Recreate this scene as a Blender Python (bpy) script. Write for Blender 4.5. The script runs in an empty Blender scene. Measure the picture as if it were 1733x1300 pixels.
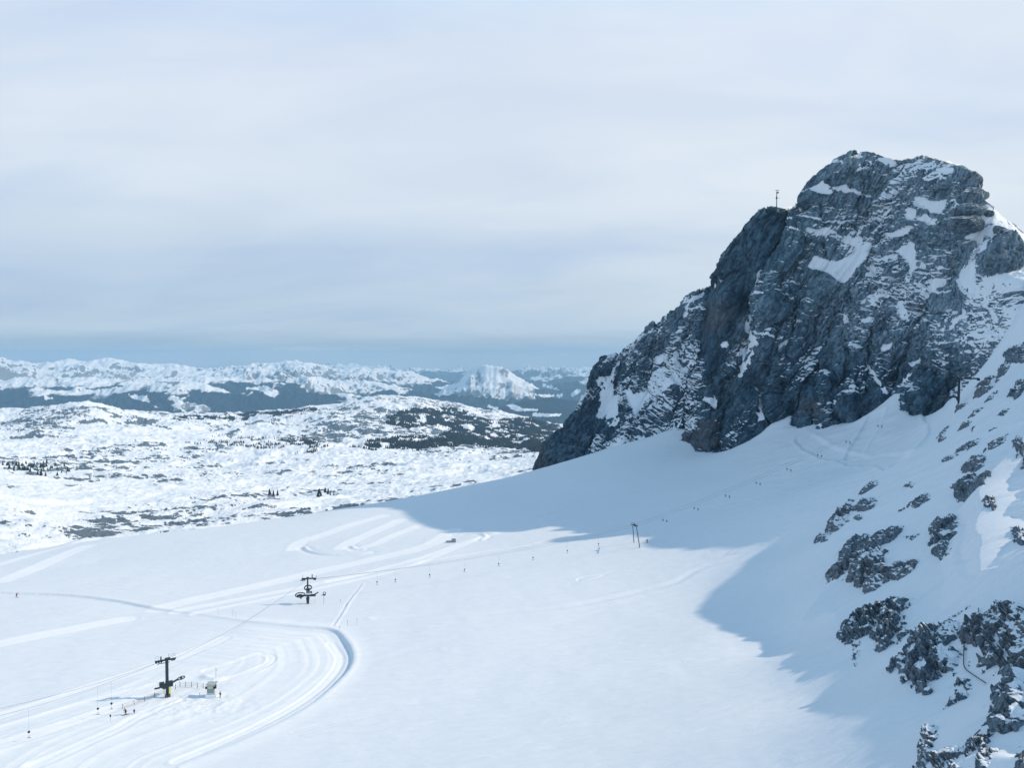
import bpy, math, random
import numpy as np
from mathutils import Vector, Matrix
random.seed(7)
C = bpy.context.scene.collection
SC = bpy.context.scene
# ---------------------------------------------------------------- camera
F = 1450.0; W0, H0 = 1733.0, 1300.0
PITCH = math.atan(50 / F)
cam_d = bpy.data.cameras.new("camera"); cam = bpy.data.objects.new("camera", cam_d); C.objects.link(cam)
cam_d.sensor_fit = 'HORIZONTAL'; cam_d.sensor_width = 36.0; cam_d.lens = F / W0 * 36.0
cam_d.clip_start = 1.0; cam_d.clip_end = 200000.0
cam.location = (0, 0, 0); cam.rotation_euler = (math.pi / 2 - PITCH, 0, 0)
SC.camera = cam
# ---------------------------------------------------------------- light
SUN_EL, SUN_AZ = math.radians(34.0), math.radians(86.0)      # azimuth clockwise from the view axis (+Y)
SUNV = Vector((math.cos(SUN_EL) * math.sin(SUN_AZ), math.cos(SUN_EL) * math.cos(SUN_AZ), math.sin(SUN_EL)))
ld = bpy.data.lights.new("sun", 'SUN'); ld.energy = 3.3; ld.angle = math.radians(0.6); ld.color = (1.0, 0.83, 0.64)
sun = bpy.data.objects.new("sun", ld); C.objects.link(sun)
sun.rotation_euler = SUNV.to_track_quat('Z', 'Y').to_euler(); sun.location = (300, 0, 300)
SC.view_settings.view_transform = 'Standard'; SC.view_settings.look = 'None'
SC.view_settings.exposure = 0.0; SC.view_settings.gamma = 1.0
SC.cycles.use_denoising = True
SC.cycles.max_bounces = 6; SC.cycles.diffuse_bounces = 3; SC.cycles.volume_bounces = 1
SC.cycles.transparent_max_bounces = 8
try: SC.cycles.volume_step_rate = 1.0
except Exception: pass

def N(nt, typ, **kw):
    n = nt.nodes.new(typ)
    for k, v in kw.items():
        if hasattr(n, k) and not k[0].isupper(): setattr(n, k, v)
        else: n.inputs[k.replace('_', ' ')].default_value = v
    return n
def ramp(nt, stops, fac=None, interp='LINEAR'):
    r = nt.nodes.new('ShaderNodeValToRGB'); cr = r.color_ramp; cr.interpolation = interp
    while len(cr.elements) < len(stops): cr.elements.new(0.5)
    for e, (p, c) in zip(cr.elements, stops):
        e.position = p; e.color = tuple(c) + (1,) if isinstance(c, (tuple, list)) else (c, c, c, 1)
    if fac is not None: nt.links.new(fac, r.inputs['Fac'])
    return r
def mixc(nt, fac, a, b, blend='MIX'):
    m = nt.nodes.new('ShaderNodeMix'); m.data_type = 'RGBA'; m.blend_type = blend
    for s, v in ((0, fac), (6, a), (7, b)):
        if hasattr(v, 'is_linked'): nt.links.new(v, m.inputs[s])
        elif isinstance(v, (tuple, list)): m.inputs[s].default_value = tuple(v) + (1,)
        else: m.inputs[s].default_value = v
    return m.outputs[2]
def mth(nt, op, a, b=None, c=None, clamp=False):
    m = nt.nodes.new('ShaderNodeMath'); m.operation = op; m.use_clamp = clamp
    for i, v in enumerate((a, b, c)):
        if v is None: continue
        if hasattr(v, 'is_linked'): nt.links.new(v, m.inputs[i])
        else: m.inputs[i].default_value = v
    return m.outputs[0]

world = bpy.data.worlds.new("World"); SC.world = world; world.use_nodes = True
def build_world():
    nt = world.node_tree; nt.nodes.clear(); L = nt.links
    out = nt.nodes.new('ShaderNodeOutputWorld'); bg = nt.nodes.new('ShaderNodeBackground')
    bg.inputs['Strength'].default_value = 0.1
    sky = nt.nodes.new('ShaderNodeTexSky'); sky.sky_type = 'NISHITA'; sky.sun_disc = False
    sky.sun_elevation = SUN_EL; sky.sun_rotation = SUN_AZ; sky.altitude = 2700
    tc = nt.nodes.new('ShaderNodeTexCoord'); sep = nt.nodes.new('ShaderNodeSeparateXYZ')
    L.new(tc.outputs['Generated'], sep.inputs[0])
    z = mth(nt, 'MAXIMUM', sep.outputs['Z'], 0.0)
    # cloud deck coordinates: direction pressed on to a high layer, so that streaks flatten towards the horizon
    den = mth(nt, 'ADD', z, 0.30)
    comb = nt.nodes.new('ShaderNodeCombineXYZ')
    L.new(mth(nt, 'DIVIDE', sep.outputs['X'], den), comb.inputs[0])
    L.new(mth(nt, 'DIVIDE', sep.outputs['Y'], den), comb.inputs[1])
    n1 = N(nt, 'ShaderNodeTexNoise', Scale=0.55, Detail=3.0, Roughness=0.5, Distortion=0.5); L.new(comb.outputs[0], n1.inputs['Vector'])
    mp = nt.nodes.new('ShaderNodeMapping'); mp.inputs['Rotation'].default_value = (0, 0, 0.5); mp.inputs['Scale'].default_value = (0.7, 1.5, 1); mp.inputs['Location'].default_value = (3.1, 1.7, 0)
    L.new(comb.outputs[0], mp.inputs[0])
    n2 = N(nt, 'ShaderNodeTexNoise', Scale=1.9, Detail=6.0, Roughness=0.5, Distortion=0.5); L.new(mp.outputs[0], n2.inputs['Vector'])
    k = 10.0
    def sc(*c): return tuple(v * k for v in c)
    hz = N(nt, 'ShaderNodeTexNoise', Scale=5.0, Detail=5.0, Roughness=0.6); hm = nt.nodes.new('ShaderNodeMapping'); hm.inputs['Scale'].default_value = (1, 1, 14); L.new(tc.outputs['Generated'], hm.inputs[0]); L.new(hm.outputs[0], hz.inputs['Vector'])
    zb = mth(nt, 'ADD', z, mth(nt, 'MULTIPLY', mth(nt, 'SUBTRACT', hz.outputs['Fac'], 0.5), 0.030))
    base = ramp(nt, [(0.0, sc(.60, .65, .70)), (0.005, sc(.46, .57, .66)), (0.013, sc(.47, .58, .67)), (0.029, sc(.62, .715, .785)), (0.09, sc(.70, .785, .86)), (0.17, sc(.78, .85, .92)),
                     (0.34, sc(.78, .85, .945)), (0.6, sc(.56, .92, 1.18)), (1.0, sc(.48, .88, 1.25))], zb)
    dark = ramp(nt, [(0.0, (.86, .88, .90)), (0.03, (.86, .89, .92)), (0.2, (.80, .85, .92)), (1.0, (.75, .82, .92))], z)
    f1 = ramp(nt, [(0.40, 0.0), (0.66, 1.0)], n1.outputs['Fac'])
    f2 = ramp(nt, [(0.42, 0.0), (0.70, 1.0)], n2.outputs['Fac'])
    # brighter towards the sun's side (thin cloud lit from behind), greyer on the far side
    side = ramp(nt, [(0.0, 1.0), (0.42, 0.85), (0.68, 0.0), (1.0, 0.0)], mth(nt, 'MULTIPLY_ADD', sep.outputs['X'], 0.5, 0.5))
    lowleft = mth(nt, 'MULTIPLY', side.outputs[0], ramp(nt, [(0.0, 0.4), (0.04, 1.0), (0.11, 1.0), (0.2, 0.3), (0.4, 0.35)], z).outputs[0])
    col = mixc(nt, mth(nt, 'MULTIPLY', lowleft, 0.85), base.outputs[0], mixc(nt, 1.0, base.outputs[0], (.74, .82, .92), 'MULTIPLY'))
    col = mixc(nt, mth(nt, 'MULTIPLY', f1.outputs[0], 0.4), col, mixc(nt, 1.0, col, dark.outputs[0], 'MULTIPLY'))
    col = mixc(nt, mth(nt, 'MULTIPLY', f2.outputs[0], 0.55), col, mixc(nt, 1.0, col, dark.outputs[0], 'MULTIPLY'))
    bp_ = N(nt, 'ShaderNodeTexNoise', Scale=1.3, Detail=6.0, Roughness=0.55, Distortion=0.6); bm_ = nt.nodes.new('ShaderNodeMapping'); bm_.inputs['Location'].default_value = (5.3, 2.2, 0); bm_.inputs['Rotation'].default_value = (0, 0, -0.5); bm_.inputs['Scale'].default_value = (0.8, 1.7, 1)
    L.new(comb.outputs[0], bm_.inputs[0]); L.new(bm_.outputs[0], bp_.inputs['Vector'])
    col = mixc(nt, mth(nt, 'MULTIPLY', ramp(nt, [(0.46, 0.0), (0.68, 1.0)], bp_.outputs['Fac']).outputs[0], 0.8), col, mixc(nt, 1.0, col, (.84, .90, .99), 'MULTIPLY'))
    # above the thin deck the clear blue shows more and more
    clear = ramp(nt, [(0.0, 0.0), (0.38, 0.0), (0.75, 0.55), (1.0, 0.7)], z)
    fin = mixc(nt, clear.outputs[0], col, sky.outputs[0])
    L.new(fin, bg.inputs['Color']); L.new(bg.outputs[0], out.inputs['Surface'])
build_world()

# ---------------------------------------------------------------- helpers
def ray(px, py):
    """direction (numpy) with y = 1 for a place seen at px, py of the 1733 x 1300 photograph"""
    px = np.asarray(px, float); py = np.asarray(py, float)
    u = (px - W0 / 2) / F; v = (H0 / 2 - py) / F
    y = math.cos(PITCH) + v * math.sin(PITCH); z = -math.sin(PITCH) + v * math.cos(PITCH)
    return np.stack([u / y, np.ones_like(u), z / y], -1)
def at(px, py, Y):
    return ray(px, py) * np.asarray(Y, float)[..., None]
def proj(P):
    P = np.asarray(P, float); c, s = math.cos(PITCH), math.sin(PITCH)
    d = P[..., 1] * c - P[..., 2] * s; up = P[..., 1] * s + P[..., 2] * c
    return W0 / 2 + F * P[..., 0] / d, H0 / 2 - F * up / d

def _h(ix, iy, iz):
    n = (ix.astype(np.int64) * 374761393 + iy.astype(np.int64) * 668265263 + iz.astype(np.int64) * 2147483647) & 0xffffffff
    n = ((n ^ (n >> 13)) * 1274126177) & 0xffffffff
    n = ((n ^ (n >> 16)) * 2246822519) & 0xffffffff
    return (n ^ (n >> 15)).astype(np.float32) * np.float32(1 / 4294967295.0)
def vnoise(x, y, z=None, seed=0):
    """smooth value noise in -1..1"""
    x = np.asarray(x, np.float64) + seed * 17.37; y = np.asarray(y, np.float64) - seed * 9.11
    x0 = np.floor(x).astype(np.int64); y0 = np.floor(y).astype(np.int64)
    fx = x - x0; fy = y - y0
    fx = fx * fx * fx * (fx * (fx * 6 - 15) + 10); fy = fy * fy * fy * (fy * (fy * 6 - 15) + 10)
    if z is None:
        zz = np.full_like(x0, seed)
        a = _h(x0, y0, zz); b = _h(x0 + 1, y0, zz); c = _h(x0, y0 + 1, zz); d = _h(x0 + 1, y0 + 1, zz)
        return ((a * (1 - fx) + b * fx) * (1 - fy) + (c * (1 - fx) + d * fx) * fy) * 2 - 1
    z = np.asarray(z, np.float64) + seed * 5.71
    z0 = np.floor(z).astype(np.int64); fz = z - z0; fz = fz * fz * fz * (fz * (fz * 6 - 15) + 10)
    r = 0
    for dz in (0, 1):
        a = _h(x0, y0, z0 + dz); b = _h(x0 + 1, y0, z0 + dz); c = _h(x0, y0 + 1, z0 + dz); d = _h(x0 + 1, y0 + 1, z0 + dz)
        v = (a * (1 - fx) + b * fx) * (1 - fy) + (c * (1 - fx) + d * fx) * fy
        r = r + v * (fz if dz else 1 - fz)
    return r * 2 - 1
def fbm(x, y, z=None, oct=5, gain=0.5, lac=2.03, seed=0, ridged=False):
    s = 0; a = 1.0; t = 0; f = 1.0
    for o in range(oct):
        n = vnoise(x * f, y * f, None if z is None else z * f, seed + o * 3)
        if ridged: n = 1 - 2 * np.abs(n)
        s = s + a * n; t += a; a *= gain; f *= lac
    return s / t
def sstep(a, b, x):
    t = np.clip((x - a) / (b - a), 0, 1); return t * t * (3 - 2 * t)

class RBF:
    """multiquadric interpolation with a linear trend"""
    def __init__(self, pts, val, c):
        self.p = np.asarray(pts, float); v = np.asarray(val, float); self.c = c; n = len(v)
        K = self.k(self.p); A = np.zeros((n + 3, n + 3)); A[:n, :n] = K
        Pm = np.column_stack([np.ones(n), self.p]); A[:n, n:] = Pm; A[n:, :n] = Pm.T
        b = np.zeros(n + 3); b[:n] = v; s = np.linalg.solve(A, b); self.w = s[:n]; self.l = s[n:]
    def k(self, q):
        d2 = (q[:, None, 0] - self.p[None, :, 0]) ** 2 + (q[:, None, 1] - self.p[None, :, 1]) ** 2
        return -np.sqrt(d2 + self.c ** 2)
    def __call__(self, x, y):
        x = np.asarray(x, float); sh = x.shape; q = np.column_stack([x.ravel(), np.asarray(y, float).ravel()])
        out = np.empty(len(q))
        for i in range(0, len(q), 60000):
            qq = q[i:i + 60000]; out[i:i + 60000] = self.k(qq) @ self.w + self.l[0] + qq @ self.l[1:]
        return out.reshape(sh)

def setp(o, label=None, cat=None, group=None, kind=None):
    if label: o['label'] = label
    if cat: o['category'] = cat
    if group: o['group'] = group
    if kind: o['kind'] = kind
    return o
def mesh_obj(name, verts, faces, mat, parent=None, smooth=False, attrs=None):
    me = bpy.data.meshes.new(name)
    verts = np.asarray(verts, np.float32).reshape(-1, 3)
    faces = np.asarray(faces, np.int32)
    me.vertices.add(len(verts)); me.vertices.foreach_set('co', verts.ravel())
    k = faces.shape[1]
    me.loops.add(faces.size); me.loops.foreach_set('vertex_index', faces.ravel())
    me.polygons.add(len(faces)); me.polygons.foreach_set('loop_start', np.arange(0, faces.size, k, dtype=np.int32))
    me.polygons.foreach_set('loop_total', np.full(len(faces), k, np.int32))
    me.update(calc_edges=True); me.validate()
    if smooth: me.polygons.foreach_set('use_smooth', np.ones(len(me.polygons), bool))
    for kx, v in (attrs or {}).items():
        a = me.attributes.new(kx, 'FLOAT', 'POINT'); a.data.foreach_set('value', np.asarray(v, np.float32).ravel())
    me.materials.append(mat)
    o = bpy.data.objects.new(name, me); C.objects.link(o)
    if parent: o.parent = parent
    return o
def grid_faces(nr, nc, keep=None):
    i = np.arange(nr * nc, dtype=np.int32).reshape(nr, nc)
    f = np.stack([i[:-1, :-1], i[:-1, 1:], i[1:, 1:], i[1:, :-1]], -1).reshape(-1, 4)
    if keep is not None:
        kp = (keep[:-1, :-1] | keep[:-1, 1:] | keep[1:, 1:] | keep[1:, :-1]).reshape(-1); f = f[kp]
    return f
def grid_normals(P):
    du = np.gradient(P, axis=1); dv = np.gradient(P, axis=0)
    n = np.cross(du, dv); n /= np.linalg.norm(n, axis=-1, keepdims=True) + 1e-9
    return n
def in_poly(x, y, poly):
    poly = np.asarray(poly, float); r = np.zeros(np.shape(x), bool); n = len(poly)
    for i in range(n):
        x1, y1 = poly[i]; x2, y2 = poly[(i + 1) % n]
        if y1 == y2: continue
        c = ((y1 > y) != (y2 > y)) & (x < (x2 - x1) * (y - y1) / (y2 - y1) + x1); r ^= c
    return r
def seg_dist(x, y, pl, closed=False):
    """distance to polyline, side (+ left of its direction) and length along it"""
    pl = np.asarray(pl, float); best = np.full(np.shape(x), 1e9); side = np.zeros(np.shape(x)); al = np.zeros(np.shape(x)); acc = 0.0
    n = len(pl) if closed else len(pl) - 1
    for i in range(n):
        a = pl[i]; b = pl[(i + 1) % len(pl)]; d = b - a; L = math.hypot(*d)
        if L < 1e-6: continue
        t = np.clip(((x - a[0]) * d[0] + (y - a[1]) * d[1]) / (L * L), 0, 1)
        ex = x - a[0] - t * d[0]; ey = y - a[1] - t * d[1]; dd = np.hypot(ex, ey); m = dd < best
        best = np.where(m, dd, best); side = np.where(m, np.sign(d[0] * (y - a[1]) - d[1] * (x - a[0])), side); al = np.where(m, acc + t * L, al); acc += L
    return best, side, al
def smooth_line(pts, n=6):
    """Catmull-Rom through points"""
    p = np.asarray(pts, float); p = np.vstack([2 * p[0] - p[1], p, 2 * p[-1] - p[-2]]); o = []
    for i in range(1, len(p) - 2):
        for t in np.linspace(0, 1, n, endpoint=False):
            o.append(0.5 * (2 * p[i] + (p[i + 1] - p[i - 1]) * t + (2 * p[i - 1] - 5 * p[i] + 4 * p[i + 1] - p[i + 2]) * t * t + (3 * p[i] - p[i - 1] - 3 * p[i + 1] + p[i + 2]) * t ** 3))
    o.append(p[-2]); return np.array(o)

# ---------------------------------------------------------------- materials
def new_mat(name):
    m = bpy.data.materials.new(name); m.use_nodes = True; nt = m.node_tree; nt.nodes.clear()
    out = nt.nodes.new('ShaderNodeOutputMaterial'); b = nt.nodes.new('ShaderNodeBsdfPrincipled'); nt.links.new(b.outputs[0], out.inputs[0])
    return m, nt, b
def attr(nt, name):
    a = nt.nodes.new('ShaderNodeAttribute'); a.attribute_name = name; return a.outputs['Fac']
def noise(nt, scale, detail=4, rough=0.5, vec=None, dist=0.0):
    n = N(nt, 'ShaderNodeTexNoise', Scale=scale, Detail=detail, Roughness=rough, Distortion=dist)
    if vec is None:
        g = nt.nodes.new('ShaderNodeNewGeometry'); vec = g.outputs['Position']
    nt.links.new(vec, n.inputs['Vector']); return n.outputs['Fac']
def bump(nt, b, h, strength, dist):
    bp = nt.nodes.new('ShaderNodeBump'); bp.inputs['Strength'].default_value = strength; bp.inputs['Distance'].default_value = dist
    nt.links.new(h, bp.inputs['Height']); nt.links.new(bp.outputs[0], b.inputs['Normal'])
def simple(name, col, rough=0.6, metal=0.0, var=0.15, scale=4.0):
    m, nt, b = new_mat(name)
    c = mixc(nt, noise(nt, scale, 4), tuple(v * (1 - var) for v in col), tuple(min(1, v * (1 + var)) for v in col))
    nt.links.new(c, b.inputs['Base Color']); b.inputs['Roughness'].default_value = rough; b.inputs['Metallic'].default_value = metal
    return m
SNOW = (0.83, 0.865, 0.90)
def snow_glacier():
    m, nt, b = new_mat('snow')
    n = noise(nt, 0.02, 5, 0.55)
    wind = mixc(nt, n, (0.77, 0.81, 0.86), (0.82, 0.86, 0.90))
    c = mixc(nt, attr(nt, 'groom'), wind, (0.945, 0.955, 0.97))
    nt.links.new(c, b.inputs['Base Color']); b.inputs['Roughness'].default_value = 0.7; b.inputs['Specular IOR Level'].default_value = 0.2
    g = nt.nodes.new('ShaderNodeNewGeometry'); mp = nt.nodes.new('ShaderNodeMapping'); mp.inputs['Scale'].default_value = (0.25, 1.0, 0.5); mp.inputs['Rotation'].default_value = (0, 0, -0.6)
    nt.links.new(g.outputs['Position'], mp.inputs[0])
    h = noise(nt, 0.35, 6, 0.6, mp.outputs[0], 0.6); bump(nt, b, h, 0.9, 0.5)
    return m
def rock_mat(name, dark, mid, light, warm, sc=1.0, warm_amt=0.5):
    m, nt, b = new_mat(name)
    g = nt.nodes.new('ShaderNodeNewGeometry'); m0 = nt.nodes.new('ShaderNodeMapping'); m0.inputs['Rotation'].default_value = (0, -0.55, 0)
    mp = nt.nodes.new('ShaderNodeMapping'); mp.inputs['Scale'].default_value = (1.25, 1, 0.42)
    nt.links.new(g.outputs['Position'], m0.inputs[0]); nt.links.new(m0.outputs[0], mp.inputs[0])
    n1 = noise(nt, 0.08 * sc, 6, 0.6); n2 = noise(nt, 0.42 * sc, 7, 0.62, mp.outputs[0], 0.5); n3 = noise(nt, 0.035 * sc, 4, 0.5); n4 = noise(nt, 1.1 * sc, 6, 0.6)
    v = ramp(nt, [(0.30, dark), (0.48, mid), (0.62, light), (0.78, light)], n2)
    c = mixc(nt, ramp(nt, [(0.35, 0.0), (0.7, 0.7)], n1).outputs[0], v.outputs[0], mixc(nt, 1.0, v.outputs[0], (.62, .66, .72), 'MULTIPLY'))
    c = mixc(nt, mth(nt, 'MULTIPLY', ramp(nt, [(0.50, 0.0), (0.64, 1.0)], n3).outputs[0], warm_amt), c, mixc(nt, 1.0, c, warm, 'MULTIPLY'))
    c = mixc(nt, attr(nt, 'stain_shade'), c, mixc(nt, 1.0, c, (.22, .36, .46), 'MULTIPLY'))  # darkens the rock for water streaks and painted shade
    c = mixc(nt, attr(nt, 'warm'), c, warm_c(warm))
    dn = mth(nt, 'MULTIPLY', attr(nt, 'dust'), ramp(nt, [(0.44, 0.0), (0.62, 1.0)], noise(nt, 0.9 * sc, 7, 0.7, mp.outputs[0], 0.3)).outputs[0])
    c = mixc(nt, dn, c, (0.50, 0.59, 0.68))
    # snow lying on the ledges, edges broken up finely
    e = mth(nt, 'ADD', attr(nt, 'snow'), mth(nt, 'MULTIPLY', mth(nt, 'SUBTRACT', noise(nt, 0.55 * sc, 6, 0.6), 0.5), 0.9))
    s = ramp(nt, [(0.44, 0.0), (0.56, 1.0)], e)
    c = mixc(nt, s.outputs[0], c, (0.80, 0.84, 0.885))
    nt.links.new(c, b.inputs['Base Color']); b.inputs['Roughness'].default_value = 0.9; b.inputs['Specular IOR Level'].default_value = 0.25
    h = mth(nt, 'MULTIPLY', n2, mth(nt, 'SUBTRACT', 1.0, s.outputs[0])); bump(nt, b, h, 0.9, 1.6 / sc)
    return m
def warm_c(w): return (0.15 * w[0], 0.13 * w[1], 0.13 * w[2])
M_SNOW = snow_glacier()
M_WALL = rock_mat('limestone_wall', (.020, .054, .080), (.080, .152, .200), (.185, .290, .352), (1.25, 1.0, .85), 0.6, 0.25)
M_OUT = rock_mat('limestone_outcrop', (.026, .048, .068), (.080, .118, .148), (.17, .22, .255), (1.15, 1.0, .92), 3.0, 0.3)
# ---------------------------------------------------------------- near snow terrain: glacier bowl and the slope beneath the ridge
CP = [ # px, py, depth
 (0,1300,172),(400,1300,172),(800,1300,166),(1200,1300,150),(1420,1300,134),(1560,1300,115),(1640,1300,104),(1733,1300,93),
 (0,1180,212),(400,1180,211),(800,1180,208),(1200,1180,192),(1400,1180,176),(1560,1180,146),(1733,1150,122),(1640,1170,141),
 (0,1080,258),(400,1080,256),(800,1080,252),(1200,1080,240),(1350,1080,228),(1480,1080,190),(1620,1060,170),(1733,1000,167),
 (0,1000,325),(300,1000,320),(700,1000,312),(1000,1000,302),(1200,1000,288),(1320,1000,262),(1420,1000,232),(1560,980,204),
 (0,950,415),(170,950,400),(400,950,375),(700,950,358),(900,950,347),(1060,950,335),(1200,940,325),(1320,930,305),(1400,920,270),(1560,900,243),(1680,900,210),(1733,880,206),
 (170,914,462),(300,900,473),(460,880,500),(580,860,530),(700,841,568),(785,824,598),(905,803,640),
 (760,900,425),(900,890,425),(1000,880,425),(1130,870,415),(1250,860,390),(1350,840,355),(1440,830,320),(1560,800,282),(1650,790,256),(1733,770,246),
 (900,840,520),(1000,820,520),(1100,800,520),(1200,800,490),(1300,780,470),(1400,770,430),(1500,760,395),(1560,740,350),(1620,720,315),(1733,660,294),
 (1000,772,640),(1080,745,620),(1105,738,617),(1130,729,612),(1149,727,606),(1300,723,547),(1342,700,533),(1534,651,458),(1190,758,575),(1240,757,560),(1350,705,530),(1390,711,512),(1500,690,475),(1560,645,455),(1600,690,392),(1620,670,400),(1640,652,430),(1690,596,390),(1705,566,392),(1733,560,352),(1733,512,372),
]
cpw = [tuple(at(*c)) for c in CP]
# places that fix the ground outside the picture: beyond the brow, behind the wall, and the ridge that runs off to the right
cpw += [(-420,150,-93),(-250,110,-84),(-60,90,-78),(20,70,-60),(45,60,-42),(-60,150,-83.5),(-500,420,-118),(-400,560,-150),
 (-330,560,-135),(-250,620,-145),(-120,680,-150),(-20,720,-150),(60,760,-150),(120,760,-120),(160,720,-100),(220,640,-40),
 (-500,700,-185),(-200,820,-210),(100,880,-200),(-450,900,-230),(300,820,-90),
 (88,62,-11),(118,92,-12),(140,118,-8),(160,150,-9),(186,196,-9),(204,232,-1),(224,262,19),(240,285,41),(234,311,23),(230,320,16),(230,329,8),(219,335,9),(222,352,27),(232,372,38),(246,400,42),
 (255,440,40),(300,470,30),(340,300,20),(330,380,10),(300,250,0),(260,160,-10),(210,90,-25),(160,50,-30),(420,450,-10),(420,200,-60),(420,650,-20),(120,40,-25)]
cpw = np.array(cpw)
TB = RBF(cpw[:, :2], cpw[:, 2], 9.0)
def ray_hit(px, py, fn=TB, y0=70, y1=900, n=1700):
    """where the line of sight through px, py first meets the ground"""
    px = np.atleast_1d(np.asarray(px, float)); py = np.atleast_1d(np.asarray(py, float)); out = []
    Ys = np.geomspace(y0, y1, n)
    for a, b in zip(px, py):
        d = ray(a, b); z = fn(d[0] * Ys, Ys); m = d[2] * Ys < z
        # the line must start above the ground
        i0 = np.argmax(~m); k = np.argmax(m[i0:]) + i0
        if k == 0 or not m[k]: k = n - 1
        f0 = d[2] * Ys[k - 1] - z[k - 1]; f1 = d[2] * Ys[k] - z[k]; t = f0 / (f0 - f1 + 1e-12)
        Y = Ys[k - 1] + (Ys[k] - Ys[k - 1]) * min(max(t, 0), 1); out.append(d * Y)
    return np.array(out)
def ground_line(pts, n=6): return ray_hit(*np.array(pts, float).T)[:, :2] if n <= 1 else smooth_line(ray_hit(*np.array(pts, float).T)[:, :2], n)

# pisted bands (width in metres), cut banks and ridges of snow, all traced on the ground
BANDS = [
 (10, [(0,985),(60,962),(110,940),(150,924)]), (7, [(0,955),(70,935),(125,921)]),
 (9, [(275,1030),(340,1014),(400,1001),(460,987),(520,973),(600,954),(660,941),(710,929),(745,915),(768,897)]),
 (4.5, [(300,1036),(420,1013),(560,985),(640,965),(720,944),(790,918),(850,900)]),
 (3.2, [(330,1040),(470,1012),(600,984),(700,958),(770,930),(820,908)]),
 (7.5, [(0,1090),(90,1072),(160,1058),(215,1048)]),
 (8, [(650,873),(600,887),(550,905),(512,917),(500,929)]), (8, [(680,880),(640,898),(600,916),(580,928)]), (6, [(712,890),(670,906),(635,922),(600,930)]),
 (4.5, [(0,1212),(90,1185),(180,1155),(280,1122),(345,1096),(380,1080)]), (2.4, [(0,1232),(100,1203),(200,1175),(262,1160)]),
 (5.0, [(0,1262),(90,1235),(170,1208),(240,1182)]),
 (4.0, [(60,1296),(140,1262),(200,1235),(240,1212),(300,1186)]),
 (2.6, [(350,1136),(400,1120),(440,1107),(460,1112),(450,1126),(410,1142),(372,1152)]),
 (3.0, [(560,1085),(575,1110),(562,1140),(520,1180),(450,1222),(380,1255),(300,1290)]),
]
BANDS = [(w, ground_line(p)) for w, p in BANDS]
ROAD = ground_line([(0,1003),(100,1007),(190,1017),(270,1031),(330,1040),(420,1052),(500,1059),(562,1064),(585,1082),(597,1108),(590,1134),(560,1166),(515,1200),(440,1240),(360,1274),(300,1299)], 8)
LOOP = ground_line([(514,926),(524,933),(545,938),(575,939),(605,938),(625,935)], 5)
LOOP2 = ground_line([(594,925),(602,929),(614,930)], 4)
RIDGE = ground_line([(566,1058),(578,1040),(590,1020),(602,1005),(613,990)], 4)
MOUND = ground_line([(346,1146),(356,1150),(366,1151),(374,1150)], 3)
RING = ground_line([(770,905),(790,903),(812,903),(822,908),(815,914)], 4)
UPROADS = [(9, ground_line([(1360,742),(1378,756),(1402,768),(1440,776),(1480,778),(1520,780)])), (8, ground_line([(1482,702),(1470,728),(1455,752),(1445,770)])),
           (9, ground_line([(1578,687),(1592,700),(1592,722),(1570,748),(1530,772)]))]
TRACKS = [ground_line(p) for p in ([(900,880),(960,862),(1030,838),(1100,815)], [(640,1046),(800,1040),(950,1030),(1100,1000),(1200,960),(1300,918)], [(1000,900),(1150,868),(1300,838),(1400,800)],
   [(985,982),(1050,968),(1120,962),(1200,948),(1270,925),(1312,910)], [(560,985),(700,957),(860,928),(1000,905),(1075,895)], [(1100,905),(1230,870),(1330,838),(1440,790)], [(610,1130),(760,1085),(930,1060),(1090,1010)], [(500,1240),(700,1190),(900,1160),(1150,1120)], [(690,1010),(820,1000),(960,960),(1040,940)], [(280,960),(420,930),(560,905)], [(30,1060),(200,1040),(330,1060),(500,1100)])]

# the crest of the ridge: it carries the line where the low sun just grazes the snow, jagged with rocks
EDGE = ray_hit(*np.array([(1575,1315),(1545,1288),(1500,1254),(1478,1247),(1432,1214),(1394,1202),(1397,1162),(1346,1132),(1350,1104),(1290,1086),(1215,1063),(1180,1036),(1198,1006),(1240,975),(1312,913),(1200,929),(1128,936)], float).T)
EDGE = EDGE[np.argsort(EDGE[:, 1])]
def crest_shape(X, Y, z):
    kx = math.tan(SUN_EL) / math.sin(SUN_AZ); ky = 1 / math.tan(SUN_AZ)
    yb = Y.copy() if hasattr(Y, 'copy') else Y
    for _ in range(3): xb = np.interp(yb, EDGE[:, 1], EDGE[:, 0]); yb = Y - ky * (X - xb)
    xb = np.interp(yb, EDGE[:, 1], EDGE[:, 0]); zb = np.interp(yb, EDGE[:, 1], EDGE[:, 2])
    allow = zb + (X - xb) * kx + 1.2 * fbm(Y / 6.5, Y * 0, oct=5, gain=.55, seed=401)
    inn = sstep(172, 188, Y) * (1 - sstep(238, 256, Y))
    xc = (0.632 * Y + 7) * (1 - inn) + (0.548 * Y + 2.0 * fbm(Y / 9, Y * 0, oct=3, seed=402)) * inn
    on = sstep(80, 92, yb) * (1 - sstep(334, 341, yb)) * sstep(3, 10, X - xb)
    d = X - xc
    ridge = allow - np.where(d < 0, 0.50 * -d, 0.30 * d) - 0.012 * d * d
    zz = np.where(np.abs(d) < 34, np.maximum(z, ridge), z)
    lim = allow - np.where(d < 0, np.minimum(np.minimum(0.35 * -d, 0.10 * (X - xb) + 0.2), 3.0), 0.12 * d)
    zz = np.minimum(zz, lim)
    return z * (1 - on) + zz * on
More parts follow.
